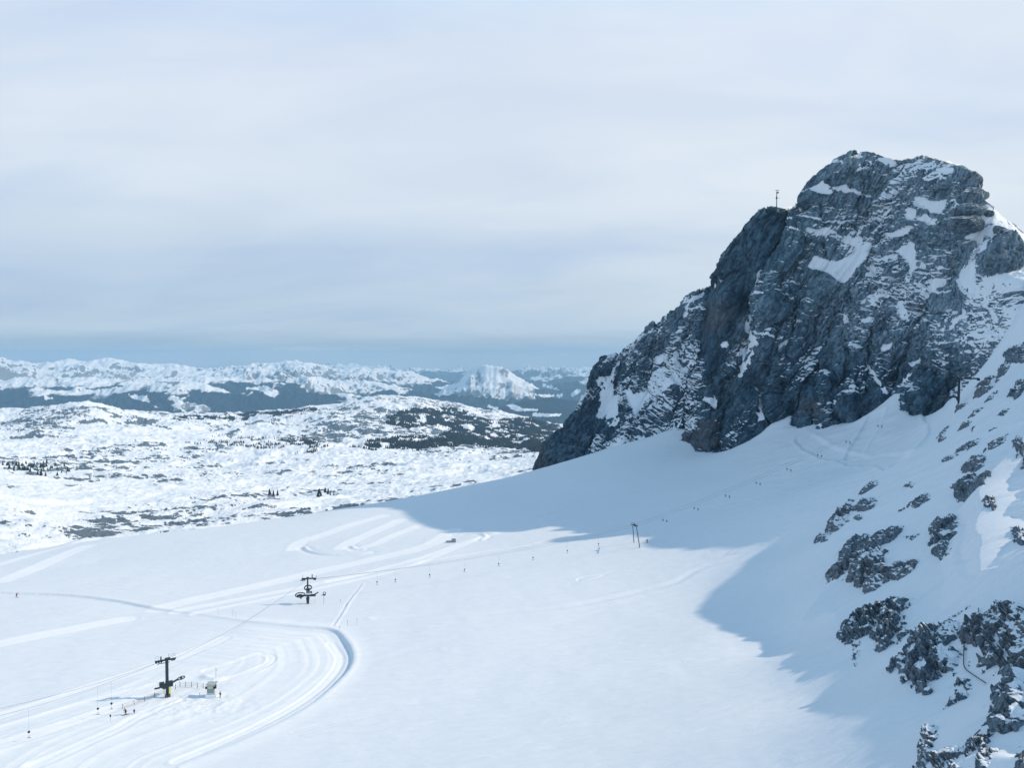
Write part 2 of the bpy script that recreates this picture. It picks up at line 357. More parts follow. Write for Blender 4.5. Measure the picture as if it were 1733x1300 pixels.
def terrain(X, Y, full=False):
    z = TB(X, Y)
    r = np.hypot(X, Y)
    rough = sstep(1.0, 1.25, X / (Y * 0.62 + 1)) * sstep(60, 90, X)       # rugged ridge out to the right
    z = z + 0.55 * fbm(X / 60, Y / 60, oct=3, seed=3) + 0.12 * fbm(X / 9, Y / 14, oct=3, seed=5) + 0.05 * fbm((X + 0.4 * Y) / 9, (Y - 0.4 * X) / 2.2, oct=3, seed=6)
    # wind drifts on the slope
    sl = sstep(0.0, 60, X - 60 - 0.12 * (Y - 100))
    z = z + sl * (0.8 * fbm(X / 17, Y / 17, oct=4, seed=11) + 0.5 * fbm((X + Y) / 5, (X - Y) / 14, oct=3, seed=12))
    z = z + rough * 2.8 * fbm(X / 18, Y / 13, oct=5, gain=.55, seed=21, ridged=True)
    z = crest_shape(np.asarray(X, float), np.asarray(Y, float), z)
    groom = np.zeros(np.shape(X))
    # banks and furrows
    d, s, al = seg_dist(X, Y, ROAD)
    inside = in_poly(X, Y, np.vstack([ROAD, [[-40, 120], [-400, 120], [-400, ROAD[0][1]]]]))
    L = seg_len(ROAD); t = al / L
    hgt = np.interp(t, [0, .30, .38, .50, .60, .66, .78, .86, 1.0], [0.5, 0.6, .25, .3, 0.6, 0.95, 0.8, .35, .1])
    w = np.interp(t, [0, .6, .7, 1], [.4, .5, .6, .5])
    sd = np.where(inside, -d, d)
    z = z - hgt * (1 - sstep(-w, 0.15 * w, sd)) * np.exp(-np.clip(-sd - 3, 0, None) / 9.0)
    z = z + 0.2 * hgt * np.exp(-((sd - 1.0) / 0.9) ** 2)
    # lanes left by the piste machines, following the road's curve
    lane = sstep(0.4, 0.6, t) * (inside & (d < 52)) * sstep(1.5, 4, d)
    ph = d + 0.8 * vnoise(al / 30, d / 9, seed=31)
    ln = vnoise(ph / 1.1, al / 90, seed=33) + 0.6 * vnoise(ph / 2.9, al / 120, seed=34)
    z = z + lane * 0.05 * ln
    groom = np.maximum(groom, lane * (0.35 + 0.5 * sstep(-0.3, 0.7, ln)))
    groom = np.maximum(groom, 0.55 * sstep(0.35, .5, t) * sstep(0, 1.5, sd) * (1 - sstep(3, 7, sd)))
    for wd, pl in BANDS:
        d, s, al = seg_dist(X, Y, pl); wd = wd * (1 + 0.12 * vnoise(al / 12, al * 0, seed=41)); k = 1 - sstep(wd * 0.36, wd * 0.60, d)
        z = z - 0.10 * k + 0.07 * np.exp(-((d - wd * 0.62) / 0.6) ** 2) + 0.05 * k * vnoise(d / 0.8, al / 60, seed=43)
        groom = np.maximum(groom, k * (0.88 + 0.12 * vnoise(d / 0.9, al / 40, seed=42)))
    for pl, hh in ((LOOP, 0.6), (LOOP2, 0.5), (RING, 0.5)):
        d, s, al = seg_dist(X, Y, pl); z = z + hh * np.exp(-(d / 0.9) ** 2) - 0.5 * hh * np.exp(-((d - 2.2) / 1.2) ** 2)
    d, s, al = seg_dist(X, Y, RIDGE); z = z + (0.28 * np.exp(-((s * d + 0.5) / 0.35) ** 2) - 0.18 * np.exp(-((s * d - 0.4) / 0.4) ** 2)) * (0.8 + 0.6 * vnoise(al / 4, al * 0, seed=51))
    d, s, al = seg_dist(X, Y, MOUND); z = z + 0.55 * np.exp(-(d / 1.0) ** 2)
    for wd, pl in UPROADS:
        d, s, al = seg_dist(X, Y, pl); z = z - 0.9 * (1 - sstep(wd * .42, wd * .6, d)) + 0.3 * np.exp(-((d - wd * .65) / 0.9) ** 2)
    for i, pl in enumerate(TRACKS):
        d, s, al = seg_dist(X, Y, pl); wob = 1.5 * vnoise(al / 15, al * 0, seed=61 + i); dd = np.abs(d * s - wob)
        if i == 3:
            z = z - 0.22 * np.exp(-((d - 2 - 2 * vnoise(al / 7, al * 0, seed=71)) / 0.7) ** 2) - 0.2 * np.exp(-((d * s + 3 * vnoise(al / 9, al * 0, seed=72)) / 0.6) ** 2) + 0.15 * np.exp(-((dd - 1.6) / .6) ** 2)
        elif i > 5: z = z - 0.10 * np.exp(-(dd / 0.5) ** 2) - 0.08 * np.exp(-(np.abs(dd - 1.4) / 0.4) ** 2)
        else: z = z - 0.28 * np.exp(-(dd / 1.6) ** 2) + 0.12 * np.exp(-((dd - 3) / 1.5) ** 2)
    # trampled, shovelled snow about the lift foot
    k = np.exp(-(((X + 76) / 13) ** 2 + ((Y - 206) / 9) ** 2)); z = z + k * 0.35 * fbm(X / 2.2, Y / 2.2, oct=4, seed=81)
    if full: return z, groom, rough
    return z
def seg_len(pl): return float(np.sum(np.hypot(*np.diff(pl, axis=0).T)))
def Z1(x, y): return float(terrain(np.array([x], float), np.array([y], float))[0])

def build_terrain():
    tmin, tmax = -0.66, 0.66
    a = np.concatenate([np.linspace(-1.6, tmin, 40, endpoint=False), np.linspace(tmin, tmax, 1000, endpoint=False), np.linspace(tmax, 2.2, 330)])
    r = np.concatenate([np.linspace(52, 92, 14, endpoint=False), np.geomspace(92, 170, 150, endpoint=False), 1 / np.linspace(1 / 170, 1 / 460, 520, endpoint=False), np.geomspace(460, 900, 150)])
    A, R = np.meshgrid(a, r)
    X = A * R; Y = R
    z, g, rough = terrain(X, Y, True)
    P = np.stack([X, Y, z], -1)
    n = grid_normals(P); nz = np.abs(n[..., 2])
    snow = np.where(rough > 0.3, sstep(0.62, 0.8, nz), 1.0)
    m_snow = mesh_obj('ground', P.reshape(-1, 3), grid_faces(*A.shape), M_SNOW, smooth=True, attrs={'groom': g})
    setp(m_snow, kind='structure', label='snow covered glacier and snow slope with groomed tracks')
    return m_snow
build_terrain()
# ---------------------------------------------------------------- the rock mountain
SKY = [(880,830,650),(905,800,655),(925,762,668),(960,722,680),(985,690,685),(1000,655,690),(1008,622,694),(1018,606,695),(1050,600,696),(1072,586,695),(1100,563,694),(1118,546,692),(1130,537,690),(1148,528,688),
 (1160,508,684),(1178,494,680),(1202,489,676),(1208,470,640),(1216,448,612),(1232,425,600),(1252,400,592),(1268,382,586),(1286,364,580),(1300,356,578),(1314,351,578),(1330,352,584),(1345,350,590),(1350,342,566),
 (1362,322,560),(1372,306,556),(1390,290,552),(1410,274,548),(1432,262,546),(1458,256,545),(1480,259,542),(1500,266,536),(1528,273,526),(1540,267,520),(1560,266,514),(1580,269,496),(1600,272,478),(1625,281,460),(1648,290,446),
 (1658,312,440),(1664,335,436),(1676,348,438),(1700,370,442),(1733,396,446),(1754,404,446),(1790,440,440),(1830,480,430),(1900,560,410)]
FOOT = [(880,845,650),(905,820,640),(1000,790,636),(1080,765,612),(1190,785,566),(1240,775,552),(1300,745,538),(1350,735,522),(1390,735,505),(1500,712,462),(1560,680,432),(1620,690,424),(1660,668,404),(1700,625,384),(1733,600,366),(1830,640,330),(1900,700,320)]
INN = [(1640,640,428),(1618,625,436),(940,770,655),(980,730,668),(1020,700,672),(1040,660,680),(1080,690,655),(1100,640,668),(1140,600,668),(1150,680,628),(1180,560,664),(1185,650,622),(1200,720,588),
 (1222,500,606),(1232,560,596),(1250,470,604),(1262,430,594),(1215,620,600),(1245,540,603),(1270,500,600),(1240,640,584),(1275,580,588),(1282,520,592),(1292,520,566),(1290,580,560),(1300,450,572),(1320,400,574),(1285,640,568),(1300,690,552),
 (1340,640,540),(1350,540,552),(1350,430,562),(1365,375,556),(1340,700,532),(1400,640,522),(1420,560,534),(1420,470,540),(1430,380,545),(1450,310,545),(1480,640,492),(1490,560,508),(1500,480,518),(1510,400,524),(1530,330,522),
 (1560,600,462),(1560,520,480),(1570,440,488),(1580,350,494),(1620,320,470),(1650,340,444),(1630,400,455),(1600,480,462),(1640,440,446),(1610,560,438),(1640,510,430),(1650,600,412),(1690,520,394),(1690,580,390),(1690,450,402),(1725,480,384),(1725,540,376),
 (1690,400,424),(1715,420,424),(1670,440,408),(1660,395,440),(1640,385,438)]
CR3 = lambda z: [(880 + .3001 * x, 440 + .3001 * y) for x, y in z]
CR4 = lambda z: [(1280 + .2615 * x, 230 + .2615 * y) for x, y in z]
CR5 = lambda z: [(1280 + .2615 * x, 560 + .2615 * y) for x, y in z]
SNOWP = [CR4(p) for p in (
 [(270,565),(330,560),(400,600),(470,590),(520,630),(700,665),(690,700),(740,720),(720,780),(660,760),(600,700),(560,690),(500,660),(440,650),(380,620)],
 [(600,770),(640,740),(700,740),(680,800),(600,900),(560,965),(510,930),(470,890),(350,860),(380,770),(440,790),(520,810)],
 [(740,720),(900,640),(1000,590),(1080,560),(1010,640),(880,680),(790,730),(760,800),(830,900),(820,950),(760,880),(730,800)],
 [(940,740),(1000,700),(1070,690),(1060,800),(1170,870),(1060,900),(1010,900),(1020,830),(950,780)],
 [(1180,940),(1290,925),(1280,1000),(1200,1060),(1160,1040)],
 [(1430,500),(1490,430),(1560,480),(1640,560),(1733,660),(1733,760),(1650,640),(1500,640),(1480,700),(1400,660),(1290,610),(1380,640),(1440,590)],
 [(1380,860),(1460,800),(1480,830),(1450,900),(1480,1010),(1430,1030),(1330,900)],
 [(1510,910),(1700,790),(1733,860),(1600,1000),(1560,1100),(1620,1180),(1580,1230),(1540,1100),(1500,1000)],
 [(1050,400),(1130,390),(1180,430),(1260,400),(1240,500),(1150,500),(1080,460)],
 [(1000,470),(1080,480),(1160,540),(1260,520),(1200,590),(1120,560),(1010,540)],
 [(620,240),(640,210),(700,205),(850,245),(900,240),(860,270),(760,240),(690,220)],
 [(350,350),(430,300),(480,340),(580,300),(600,350),(720,380),(810,400),(790,415),(650,385),(520,350),(470,390),(370,380)],
 [(660,460),(790,480),(780,505),(700,480)], [(540,420),(640,440),(600,445)], [(520,375),(600,385),(560,395)],
 [(770,530),(830,545),(870,560),(820,600),(790,590)],
 [(560,140),(700,100),(730,120),(690,155),(620,150)], [(750,150),(850,140),(950,180),(860,195)], [(1170,200),(1300,200),(1310,240),(1200,220)],
 [(1120,160),(1100,210),(1060,240),(1080,190)], [(890,340),(1000,370),(980,395),(930,380)],[(960,280),(1040,290),(1010,330)],
 [(555,1065),(600,1110),(640,1200),(650,1250),(600,1260),(580,1150)], [(270,1230),(330,1170),(310,1240),(270,1260)], [(210,1000),(270,1070),(240,1060)], [(940,1080),(1000,1080),(1020,1200),(960,1190)],
 [(820,960),(900,1020),(910,1050),(850,1000)],[(1040,1190),(1180,1160),(1150,1200)],[(1170,1300),(1400,1130),(1430,1120),(1420,1180),(1300,1260)],
 [(130,450),(260,440),(270,540),(230,600),(180,560),(190,500)], [(0,880),(90,840),(60,910),(0,970)], [(440,660),(460,660),(440,720),(430,700)])]
SNOWP += [CR3(p) for p in (
 [(1240,390),(1290,330),(1350,280),(1352,450),(1330,600),(1270,700),(1262,640),(1290,540),(1320,460)], [(930,230),(1060,180),(1020,240),(970,290),(950,270)],
 [(430,680),(500,670),(560,570),(575,590),(520,700),(550,770),(560,870),(520,940),(430,890),(470,780)], [(660,600),(740,590),(850,515),(820,600),(760,600)],
 [(580,720),(650,770),(730,740),(780,700),(690,880),(660,940),(640,850),(600,790)], [(870,590),(900,650),(920,700),(910,770),(880,690)], [(1050,780),(1120,750),(1110,850),(1070,830)],
 [(1370,780),(1400,820),(1380,940),(1350,920),(1375,860)], [(1530,420),(1620,320),(1590,380),(1500,480),(1450,510)], [(930,310),(1000,280),(960,340)], [(1190,380),(1220,375),(1200,410)], [(700,480),(730,450),(720,490),(680,500)],
 [(320,1190),(370,1110),(415,1110),(395,1150)], [(1130,480),(1180,450),(1190,490),(1160,510)], [(1240,510),(1290,490),(1270,540),(1240,540)],[(930,590),(970,560),(960,610)],[(740,850),(765,800),(760,880)],
 [(690,640),(750,640),(740,670)], [(500,940),(580,880),(560,940)], [(980,400),(1030,380),(1020,400)],[(1140,1060),(1160,960),(1175,960),(1165,1050)],[(1430,730),(1460,725),(1455,760)])]
SNOWP += [CR5(p) for p in (
 [(450,60),(500,100),(600,180),(560,170),(480,100)], [(660,200),(720,220),(780,250),(850,400),(880,440),(830,420),(790,320),(740,265)], [(750,165),(900,75),(880,120),(830,140)],
 [(1010,200),(1070,180),(1050,250),(990,340),(960,390),(950,350),(1010,260)], [(40,430),(75,450),(75,600),(20,620),(60,540)], [(150,215),(200,200),(215,215),(170,235)], [(110,120),(170,70),(150,130)],
 [(1400,200),(1430,150),(1420,200)], [(1080,90),(1130,50),(1120,80)], [(210,0),(330,-10),(240,20)], [(350,60),(300,50),(340,80)])]
BROWNP = [CR3(p) for p in ([(900,960),(1000,960),(1040,1080),(940,1060)], [(1010,930),(1090,900),(1130,1050),(1040,1085)], [(1090,250),(1160,230),(1200,300),(1150,400),(1060,420),(1060,330)], [(1600,800),(1733,800),(1733,910),(1600,900)], [(70,1220),(130,1060),(190,1050),(150,1200)])]
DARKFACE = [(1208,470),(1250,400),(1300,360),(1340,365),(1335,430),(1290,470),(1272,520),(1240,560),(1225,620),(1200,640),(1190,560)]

def build_wall():
    sky = np.array(SKY, float); foot = np.array(FOOT, float)
    allp = np.array(SKY + FOOT + INN, float)
    D = RBF(allp[:, :2] / 100.0, allp[:, 2], 0.10)
    nc, nr, nb = 1150, 620, 50
    px = np.linspace(880, 1900, nc)
    pt = np.interp(px, sky[:, 0], sky[:, 1]); pb = np.interp(px, foot[:, 0], foot[:, 1])
    # small jags on the crest
    jag = sstep(905, 930, px)
    pt = pt + jag * (3.0 * fbm(px / 14, px * 0, oct=4, seed=3) + 1.5 * np.abs(fbm(px / 5, px * 0, oct=2, seed=4)))
    pt = pt - 9 * np.exp(-((px - 1106) / 2.2) ** 2) - 5 * np.exp(-((px - 1100) / 3) ** 2)
    t = np.linspace(-0.10, 1, nr)
    PX = np.broadcast_to(px, (nr, nc)).copy(); PY = pb + (pt - pb) * t[:, None]
    DD = D(PX / 100, PY / 100)
    for w_, dp, ln in ((9, 13, [(1345,350),(1328,400),(1300,452),(1284,520),(1262,600),(1240,680),(1225,760)]), (8, 11, [(1208,488),(1197,560),(1186,620),(1166,690),(1150,750)]),
                       (10, 7, [(1560,264),(1530,330),(1490,420),(1440,500),(1400,580),(1370,640),(1350,710)]), (11, 9, [(1645,430),(1585,520),(1545,580),(1522,640),(1505,700)]),
                       (7, 6, [(1122,545),(1106,640),(1085,700),(1070,760)]), (7, 5, [(1052,600),(1040,660),(1012,730),(990,790)]), (6, 6, [(1405,590),(1386,650),(1384,720)]), (5, 5, [(1285,640),(1300,690),(1312,740)]),
                       (5, 5, [(1445,600),(1425,660),(1420,715)]), (5, 4, [(1480,560),(1470,640),(1462,705)]), (6, 4, [(1530,274),(1500,300),(1470,360),(1420,420),(1390,470)]), (4, 4, [(1340,560),(1330,640),(1338,720)]),
                       (13, -9, [(1352,345),(1345,420),(1308,460),(1294,560),(1290,640)]), (12, -9, [(1216,452),(1213,560),(1203,640),(1196,760)]), (14, -5, [(1460,290),(1440,400),(1400,480),(1340,600),(1312,700)]),
                       (12, -5, [(1180,500),(1150,600),(1122,740)]), (12, -4, [(1580,300),(1560,400),(1500,500),(1450,600),(1440,700)]), (9, -4, [(1362,650),(1362,730)]), (9, -4, [(1402,650),(1404,730)]), (9, -4, [(1445,640),(1446,720)])):
        q_ = np.array(ln, float); sel = (PX > q_[:, 0].min() - 5 * w_) & (PX < q_[:, 0].max() + 5 * w_)
        dd_, _, _ = seg_dist(PX[sel] + 5 * vnoise(PX[sel] / 22, PY[sel] / 22, seed=int(w_ * 7)), PY[sel], q_); DD[sel] += dp * np.exp(-(dd_ / w_) ** 1.3)
    P0 = ray(PX, PY) * DD[..., None]
    # the far side falls away behind the crest
    crest = P0[-1]; back = []
    for k in range(1, nb + 1):
        s = (k / nb) ** 1.6
        b = crest.copy(); b[:, 0] += 55 * s; b[:, 1] += 150 * s; b[:, 2] = crest[:, 2] * (1 - s) + (-230) * s + 8 * math.sin(math.pi * s) * 3; back.append(b)
    P = np.concatenate([P0, np.array(back)], 0)
    n = grid_normals(P)
    flip = np.sum(n * P, -1, keepdims=True) > 0
    n = np.where(flip, -n, n); n[nr:] = np.where(n[nr:, :, 2:3] < 0, -n[nr:, :, ], n[nr:])
    # smooth normals
    for _ in range(3):
        n = (n + np.roll(n, 6, 0) + np.roll(n, -6, 0) + np.roll(n, 6, 1) + np.roll(n, -6, 1))
        n /= np.linalg.norm(n, axis=-1, keepdims=True)
    x, y, z = P[..., 0], P[..., 1], P[..., 2]
    # picture-plane snow patches, edges broken by noise
    wx = 4.5 * fbm(x / 9, z / 9, y / 9, oct=4, seed=91); wz = 4.5 * fbm(x / 9, z / 9, y / 9, oct=4, seed=97)
    SX, SY = PX + wx[:nr] * 1.3, PY + wz[:nr] * 1.3
    sm = np.zeros((nr, nc), bool)
    for p in SNOWP:
        q = np.array(p); bx = (SX > q[:, 0].min()) & (SX < q[:, 0].max())
        sm |= bx & in_poly(SX, SY, q)
    br = np.zeros((nr, nc), bool)
    for p in BROWNP: br |= in_poly(SX, SY, p)
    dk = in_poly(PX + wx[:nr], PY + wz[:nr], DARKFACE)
    def blur(m, k, it=2):
        m = m.astype(float)
        for _ in range(it):
            for ax in (0, 1):
                c = np.cumsum(np.pad(m, [(k + 1, k) if a == ax else (0, 0) for a in (0, 1)], mode='edge'), axis=ax)
                m = (np.take(c, np.arange(2 * k + 1, c.shape[ax]), ax) - np.take(c, np.arange(0, c.shape[ax] - 2 * k - 1), ax)) / (2 * k + 1)
        return m
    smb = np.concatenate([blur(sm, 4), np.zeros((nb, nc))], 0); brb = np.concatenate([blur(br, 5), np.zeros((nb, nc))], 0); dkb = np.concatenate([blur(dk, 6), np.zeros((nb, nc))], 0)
    # relief: buttresses and gullies leaning with the dip, bedding ledges, broken blocks
    lean = x - 0.55 * z                                             # gullies run down towards the left
    warp = 6 * fbm(x / 40, z / 40, y / 40, oct=3, seed=5)
    g1 = fbm((lean + warp) / 30, z / 110, y / 60, oct=4, gain=.5, seed=7, ridged=True)
    g2 = fbm((lean + 0.7 * warp) / 9, z / 36, y / 25, oct=5, gain=.6, seed=17, ridged=True)
    g3 = fbm(lean / 5, z / 9, y / 6, oct=4, gain=.5, seed=27, ridged=True)
    # upper half: beds nearly level, sagging to the right; lower half: beds dip steeply down to the right
    up = sstep(-15, 45, z + 0.10 * (x - 180))
    q_up = z + 0.16 * x + 0.05 * y + 3.5 * fbm(x / 30, z / 30, y / 30, oct=3, seed=33)
    q_lo = z * 0.72 + 0.62 * x + 3.5 * fbm(x / 24, z / 24, y / 24, oct=3, seed=34)
    def beds(q, lam, seed):
        k = np.floor(q / lam); f = q / lam - k
        a = _h(k.astype(np.int64), k.astype(np.int64) * 0 + seed, k.astype(np.int64) * 0)
        return (1 - sstep(0.55, 1.0, f)) * (0.4 + a) - 0.5
    bm = sstep(-0.35, 0.45, fbm(x / 26, z / 18, y / 26, oct=3, seed=36)); bm2 = sstep(-0.2, 0.5, fbm(x / 15, z / 12, y / 15, oct=3, seed=37))
    b = up * (beds(q_up, 11.0, 3) * 1.9 * bm + beds(q_up, 4.3, 4) * 0.9 * bm2 + beds(q_up, 1.9, 5) * .25 * bm) + (1 - up) * (beds(q_lo, 7.5, 6) * 0.7 * bm + beds(q_lo, 2.9, 7) * .5 * bm2 + beds(q_lo, 1.5, 8) * 0.25 * bm)
    # blocky fractures
    cell = 1.3 * sstep(-0.2, 0.2, fbm(lean / 7, (z + 0.5 * x) / 9, y / 8, oct=3, seed=38)) + 0.7 * sstep(-0.12, 0.12, fbm(lean / 3, (z + 0.5 * x) / 3.5, y / 4, oct=3, seed=39))
    crk = fbm(lean / 11, (z + 0.5 * x) / 26, y / 14, oct=3, seed=61); crk2 = fbm(x / 12, q_lo / 4, y / 12, oct=3, seed=62); crk3 = fbm(lean / 4, z / 8, y / 6, oct=3, seed=63)
    b = b + cell - 3.2 * np.exp(-(np.abs(crk) / 0.05)) - 1.3 * np.exp(-(np.abs(crk2) / 0.06)) - 1.1 * np.exp(-(np.abs(crk3) / 0.07))
    PXq = np.broadcast_to(px, z.shape); b = b * (1 - 0.6 * sstep(1590, 1640, PXq))
    amp = (1.0 - 0.55 * dkb) * (1 - 0.35 * sstep(1600, 1660, PXq))
    fade = np.ones_like(z); fade[:nr] = (0.35 + 0.65 * sstep(0, 0.12, 1 - t))[:, None]
    lo_ = 0.28 + 0.42 * (1 - sstep(1290, 1370, px)); fade[nr:] = lo_[None, :]; fade[:nr] = lo_[None, :] + (1 - lo_[None, :]) * sstep(0, 0.08, 1 - t)[:, None]
    disp = amp * (6.5 * g1 + 3.4 * g2 + 1.0 * g3) + b * amp + 0.35 * fbm(x / 1.6, z / 1.6, y / 1.6, oct=3, seed=41)
    smooth_d = amp * (5.0 * g1 + 1.6 * g2) + 0.25 * fbm(x / 3, z / 3, y / 3, oct=3, seed=43) + 0.4
    edge = sstep(0.35, 0.75, smb)
    disp = disp * (1 - edge) + smooth_d * edge
    edge_l = sstep(880, 925, np.broadcast_to(px, disp.shape))
    Pd = P + n * (disp * fade * (0.35 + 0.65 * edge_l))[..., None]
    gn = grid_normals(Pd); gn = np.where(np.sum(gn * n, -1, keepdims=True) < 0, -gn, gn)
    nz = gn[..., 2]
    nz = (nz * 2 + np.roll(nz, 1, 0) + np.roll(nz, -1, 0) + np.roll(nz, 1, 1) + np.roll(nz, -1, 1)) / 6
    nzs = blur(nz, 2, 2)
    PXa = np.concatenate([PX, np.repeat(PX[-1:], nb, 0)], 0); PYa = np.concatenate([PY, np.repeat(PY[-1:], nb, 0)], 0)
    patch = fbm(lean / 13, (z + 0.5 * x) / 32, y / 30, oct=5, gain=.55, seed=51)
    lp = fbm(x / 45, z / 45, y / 45, oct=2, seed=54)
    fine = fbm(lean / 3.0, (z + 0.5 * x) / 6.0, y / 6, oct=3, seed=52)
    more = 0.25 * sstep(1370, 1480, PXa) * (1 - sstep(450, 620, PYa)) + 0.05 * sstep(1590, 1680, PXa) - 0.45 * dkb + 0.22 * (1 - sstep(1150, 1200, PXa)) - 0.12 * sstep(1180, 1220, PXa) * sstep(560, 640, PYa) * (1 - sstep(1560, 1620, PXa))
    f11 = q_up / 9.0 + 0.15 * fine; f11 = f11 - np.floor(f11); f3 = q_lo / 3.6 + 0.2 * fine; f3 = f3 - np.floor(f3); f5 = q_up / 4.1; f5 = f5 - np.floor(f5)
    ledge = up * (0.55 * (f11 < 0.16) * sstep(0.3, 0.7, bm) + 0.30 * (f5 < 0.2) * sstep(.4, .8, bm2)) + (1 - up) * 0.28 * (f3 < 0.22) * sstep(0.5, 0.9, bm2)
    ledge = ledge * (1 - dkb) * (1 - 0.5 * sstep(1180, 1220, PXa) * sstep(620, 680, PYa))
    more = more - 0.5 * (1 - sstep(975, 1010, PXa)) * sstep(690, 720, PYa) + 0.12 * sstep(1560, 1600, PXa) * sstep(500, 560, PYa)
    nat = sstep(0.0, 0.16, patch * 0.80 + 0.12 * fine + 0.18 * lp + 0.62 * (nzs - 0.42) + 0.6 * (nz - nzs) + more - 0.20 + ledge)
    snow = np.maximum(nat * 0.92, np.clip((smb - 0.5) * 1.6 + 0.55 - 0.30 * sstep(0.1, 0.5, fine) - 1.1 * sstep(0.16, 0.36, fbm(x / 5, z / 6, y / 6, oct=4, gain=.6, seed=58)), 0, 1.15) * (smb > 0.02))
    snow[nr:] = np.maximum(snow[nr:], 0.75 * sstep(0.0, 0.1, np.linspace(0, 1, nb))[:, None])
    vs = fbm(x / 3.5, z / 40, y / 5, oct=4, gain=.6, seed=71)
    stain_shade = np.clip(0.55 * dkb + sstep(0.0, 0.35, vs + 0.25 * lp - 0.05) * 0.75 * sstep(600, 660, PYa) * (1 - sstep(1540, 1600, PXa)), 0, 0.85) + 0.35 * sstep(0.15, 0.5, vs) * sstep(-.2, .3, lp)  # water streaks, plus shade painted on to the pillar's dark face
    stain_shade = np.clip(np.maximum(stain_shade, 0) + 0.5 * sstep(480, 640, PYa + 70 * lp) * (1 - sstep(1560, 1640, PXa)) + 0.3 * (1 - sstep(1180, 1240, PXa)) * (0.5 + lp), 0, .9)  # broad darker tone over the lower and left parts of the wall
    o = mesh_obj('mountain', Pd.reshape(-1, 3), grid_faces(nr + nb, nc), M_WALL, smooth=True, attrs={'snow': snow, 'stain_shade': stain_shade, 'dust': np.clip(0.15 + 0.75 * sstep(1330, 1450, PXa) * (1 - sstep(520, 660, PYa)) + 0.4 * (1 - sstep(1150, 1200, PXa)) + 0.4 * sstep(-.1, .4, lp), 0, 0.8) * 0.7 * (1 - 0.8 * dkb) * (1 - 0.7 * sstep(560, 650, PYa)), 'warm': 0.28 * brb * (0.5 + 0.5 * (g3 > 0))})
    setp(o, kind='structure', label='steep grey rock mountain with snow on its ledges and gullies')
    return Pd
WALLP = build_wall()
# ---------------------------------------------------------------- high karst plateau, the valley and the far ranges
def far_mat():
    m, nt, b = new_mat('winter_land')
    n = noise(nt, 0.02, 8, 0.65); nf = noise(nt, 0.0045, 9, 0.7)
    nn_ = noise(nt, 0.11, 6, 0.65); rock = mixc(nt, nn_, (.065, .10, .135), (.20, .255, .30)); forest = mixc(nt, nn_, (.004, .017, .034), (.012, .034, .056))
    g = nt.nodes.new('ShaderNodeNewGeometry')
    # noise scale follows the land: metre-scale breakup near, coarse far
    e1 = mth(nt, 'ADD', attr(nt, 'rock'), mth(nt, 'ADD', mth(nt, 'MULTIPLY', mth(nt, 'SUBTRACT', n, 0.5), 1.0), mth(nt, 'MULTIPLY', mth(nt, 'SUBTRACT', nn_, 0.5), 1.3)))
    fr = ramp(nt, [(0.45, 0.0), (0.60, 1.0)], e1)
    e2 = mth(nt, 'ADD', attr(nt, 'forest'), mth(nt, 'MULTIPLY', mth(nt, 'SUBTRACT', nf, 0.5), 1.6))
    ff = ramp(nt, [(0.44, 0.0), (0.56, 1.0)], e2)
    c = mixc(nt, fr.outputs[0], SNOW, rock); c = mixc(nt, ff.outputs[0], c, forest)
    nt.links.new(c, b.inputs['Base Color']); b.inputs['Roughness'].default_value = 0.9; b.inputs['Specular IOR Level'].default_value = 0.1
    bump(nt, b, n, 0.6, 6.0)
    return m
M_FAR = far_mat()
CRB = lambda z: [(500 + .3116 * x, 580 + .3116 * y) for x, y in z]
CRA = lambda z: [(.3116 * x, 580 + .3116 * y) for x, y in z]
FORP = [(0.93, CRB([(520,370),(640,350),(850,345),(1060,420),(1300,400),(1560,400),(1500,520),(1340,600),(1100,575),(900,560),(760,500),(840,470),(760,455),(640,470),(520,430)])),
        (1.02, CRB([(300,575),(430,540),(700,495),(740,520),(900,500),(1100,520),(1340,540),(1340,605),(1100,575),(900,560),(650,580)])), (0.9, CRB([(840,350),(1060,420),(1500,400),(1560,400),(1480,470),(1000,470),(900,400)])),
        (0.5, CRB([(0,500),(80,520),(200,560),(60,590),(0,600)])), (0.6, CRA([(1050,540),(1200,500),(1400,510),(1733,525),(1733,600),(1400,580)])), (0.46, CRA([(20,690),(60,655),(160,655),(380,665),(360,720),(120,725)])),
        (0.9, CRA([(950,400),(1250,400),(1200,425),(960,425)])), (0.9, CRA([(1200,395),(1733,350),(1733,372),(1300,425)])), (0.5, CRA([(1380,820),(1560,820),(1540,840),(1400,845)])), (0.3, CRB([(150,740),(240,760),(200,850),(120,840)]))]
PLC = []
def _row(Y, pairs):
    for px, py in pairs: PLC.append((px, py, Y))
_row(470, [(-250,960),(0,972),(200,955),(420,945),(700,960),(1000,960)])
_row(560, [(-250,925),(0,934),(170,926),(420,915),(700,905),(1000,900)])
_row(700, [(-250,868),(0,884),(150,896),(300,902),(470,892),(600,872),(900,850),(1200,850)])
_row(900, [(-250,850),(0,852),(120,880),(250,884),(450,872),(620,860),(900,830),(1200,830)])
_row(1250, [(-250,822),(0,830),(200,846),(400,846),(620,842),(800,820),(1000,806)])
_row(1700, [(-250,800),(0,806),(200,818),(420,822),(640,818),(900,800),(1200,800)])
_row(2400, [(-250,778),(0,782),(200,790),(400,792),(640,790),(900,778),(1200,778)])
_row(3200, [(-250,760),(0,765),(150,768),(400,770),(560,763),(760,768),(960,764),(1200,764)])
_row(4000, [(-250,742),(0,742),(180,744),(400,752),(540,748),(640,750),(760,757),(960,758),(1200,758)])
_row(5000, [(-250,725),(0,720),(150,700),(230,715),(400,730),(540,722),(640,720),(760,738),(900,748),(1100,750)])
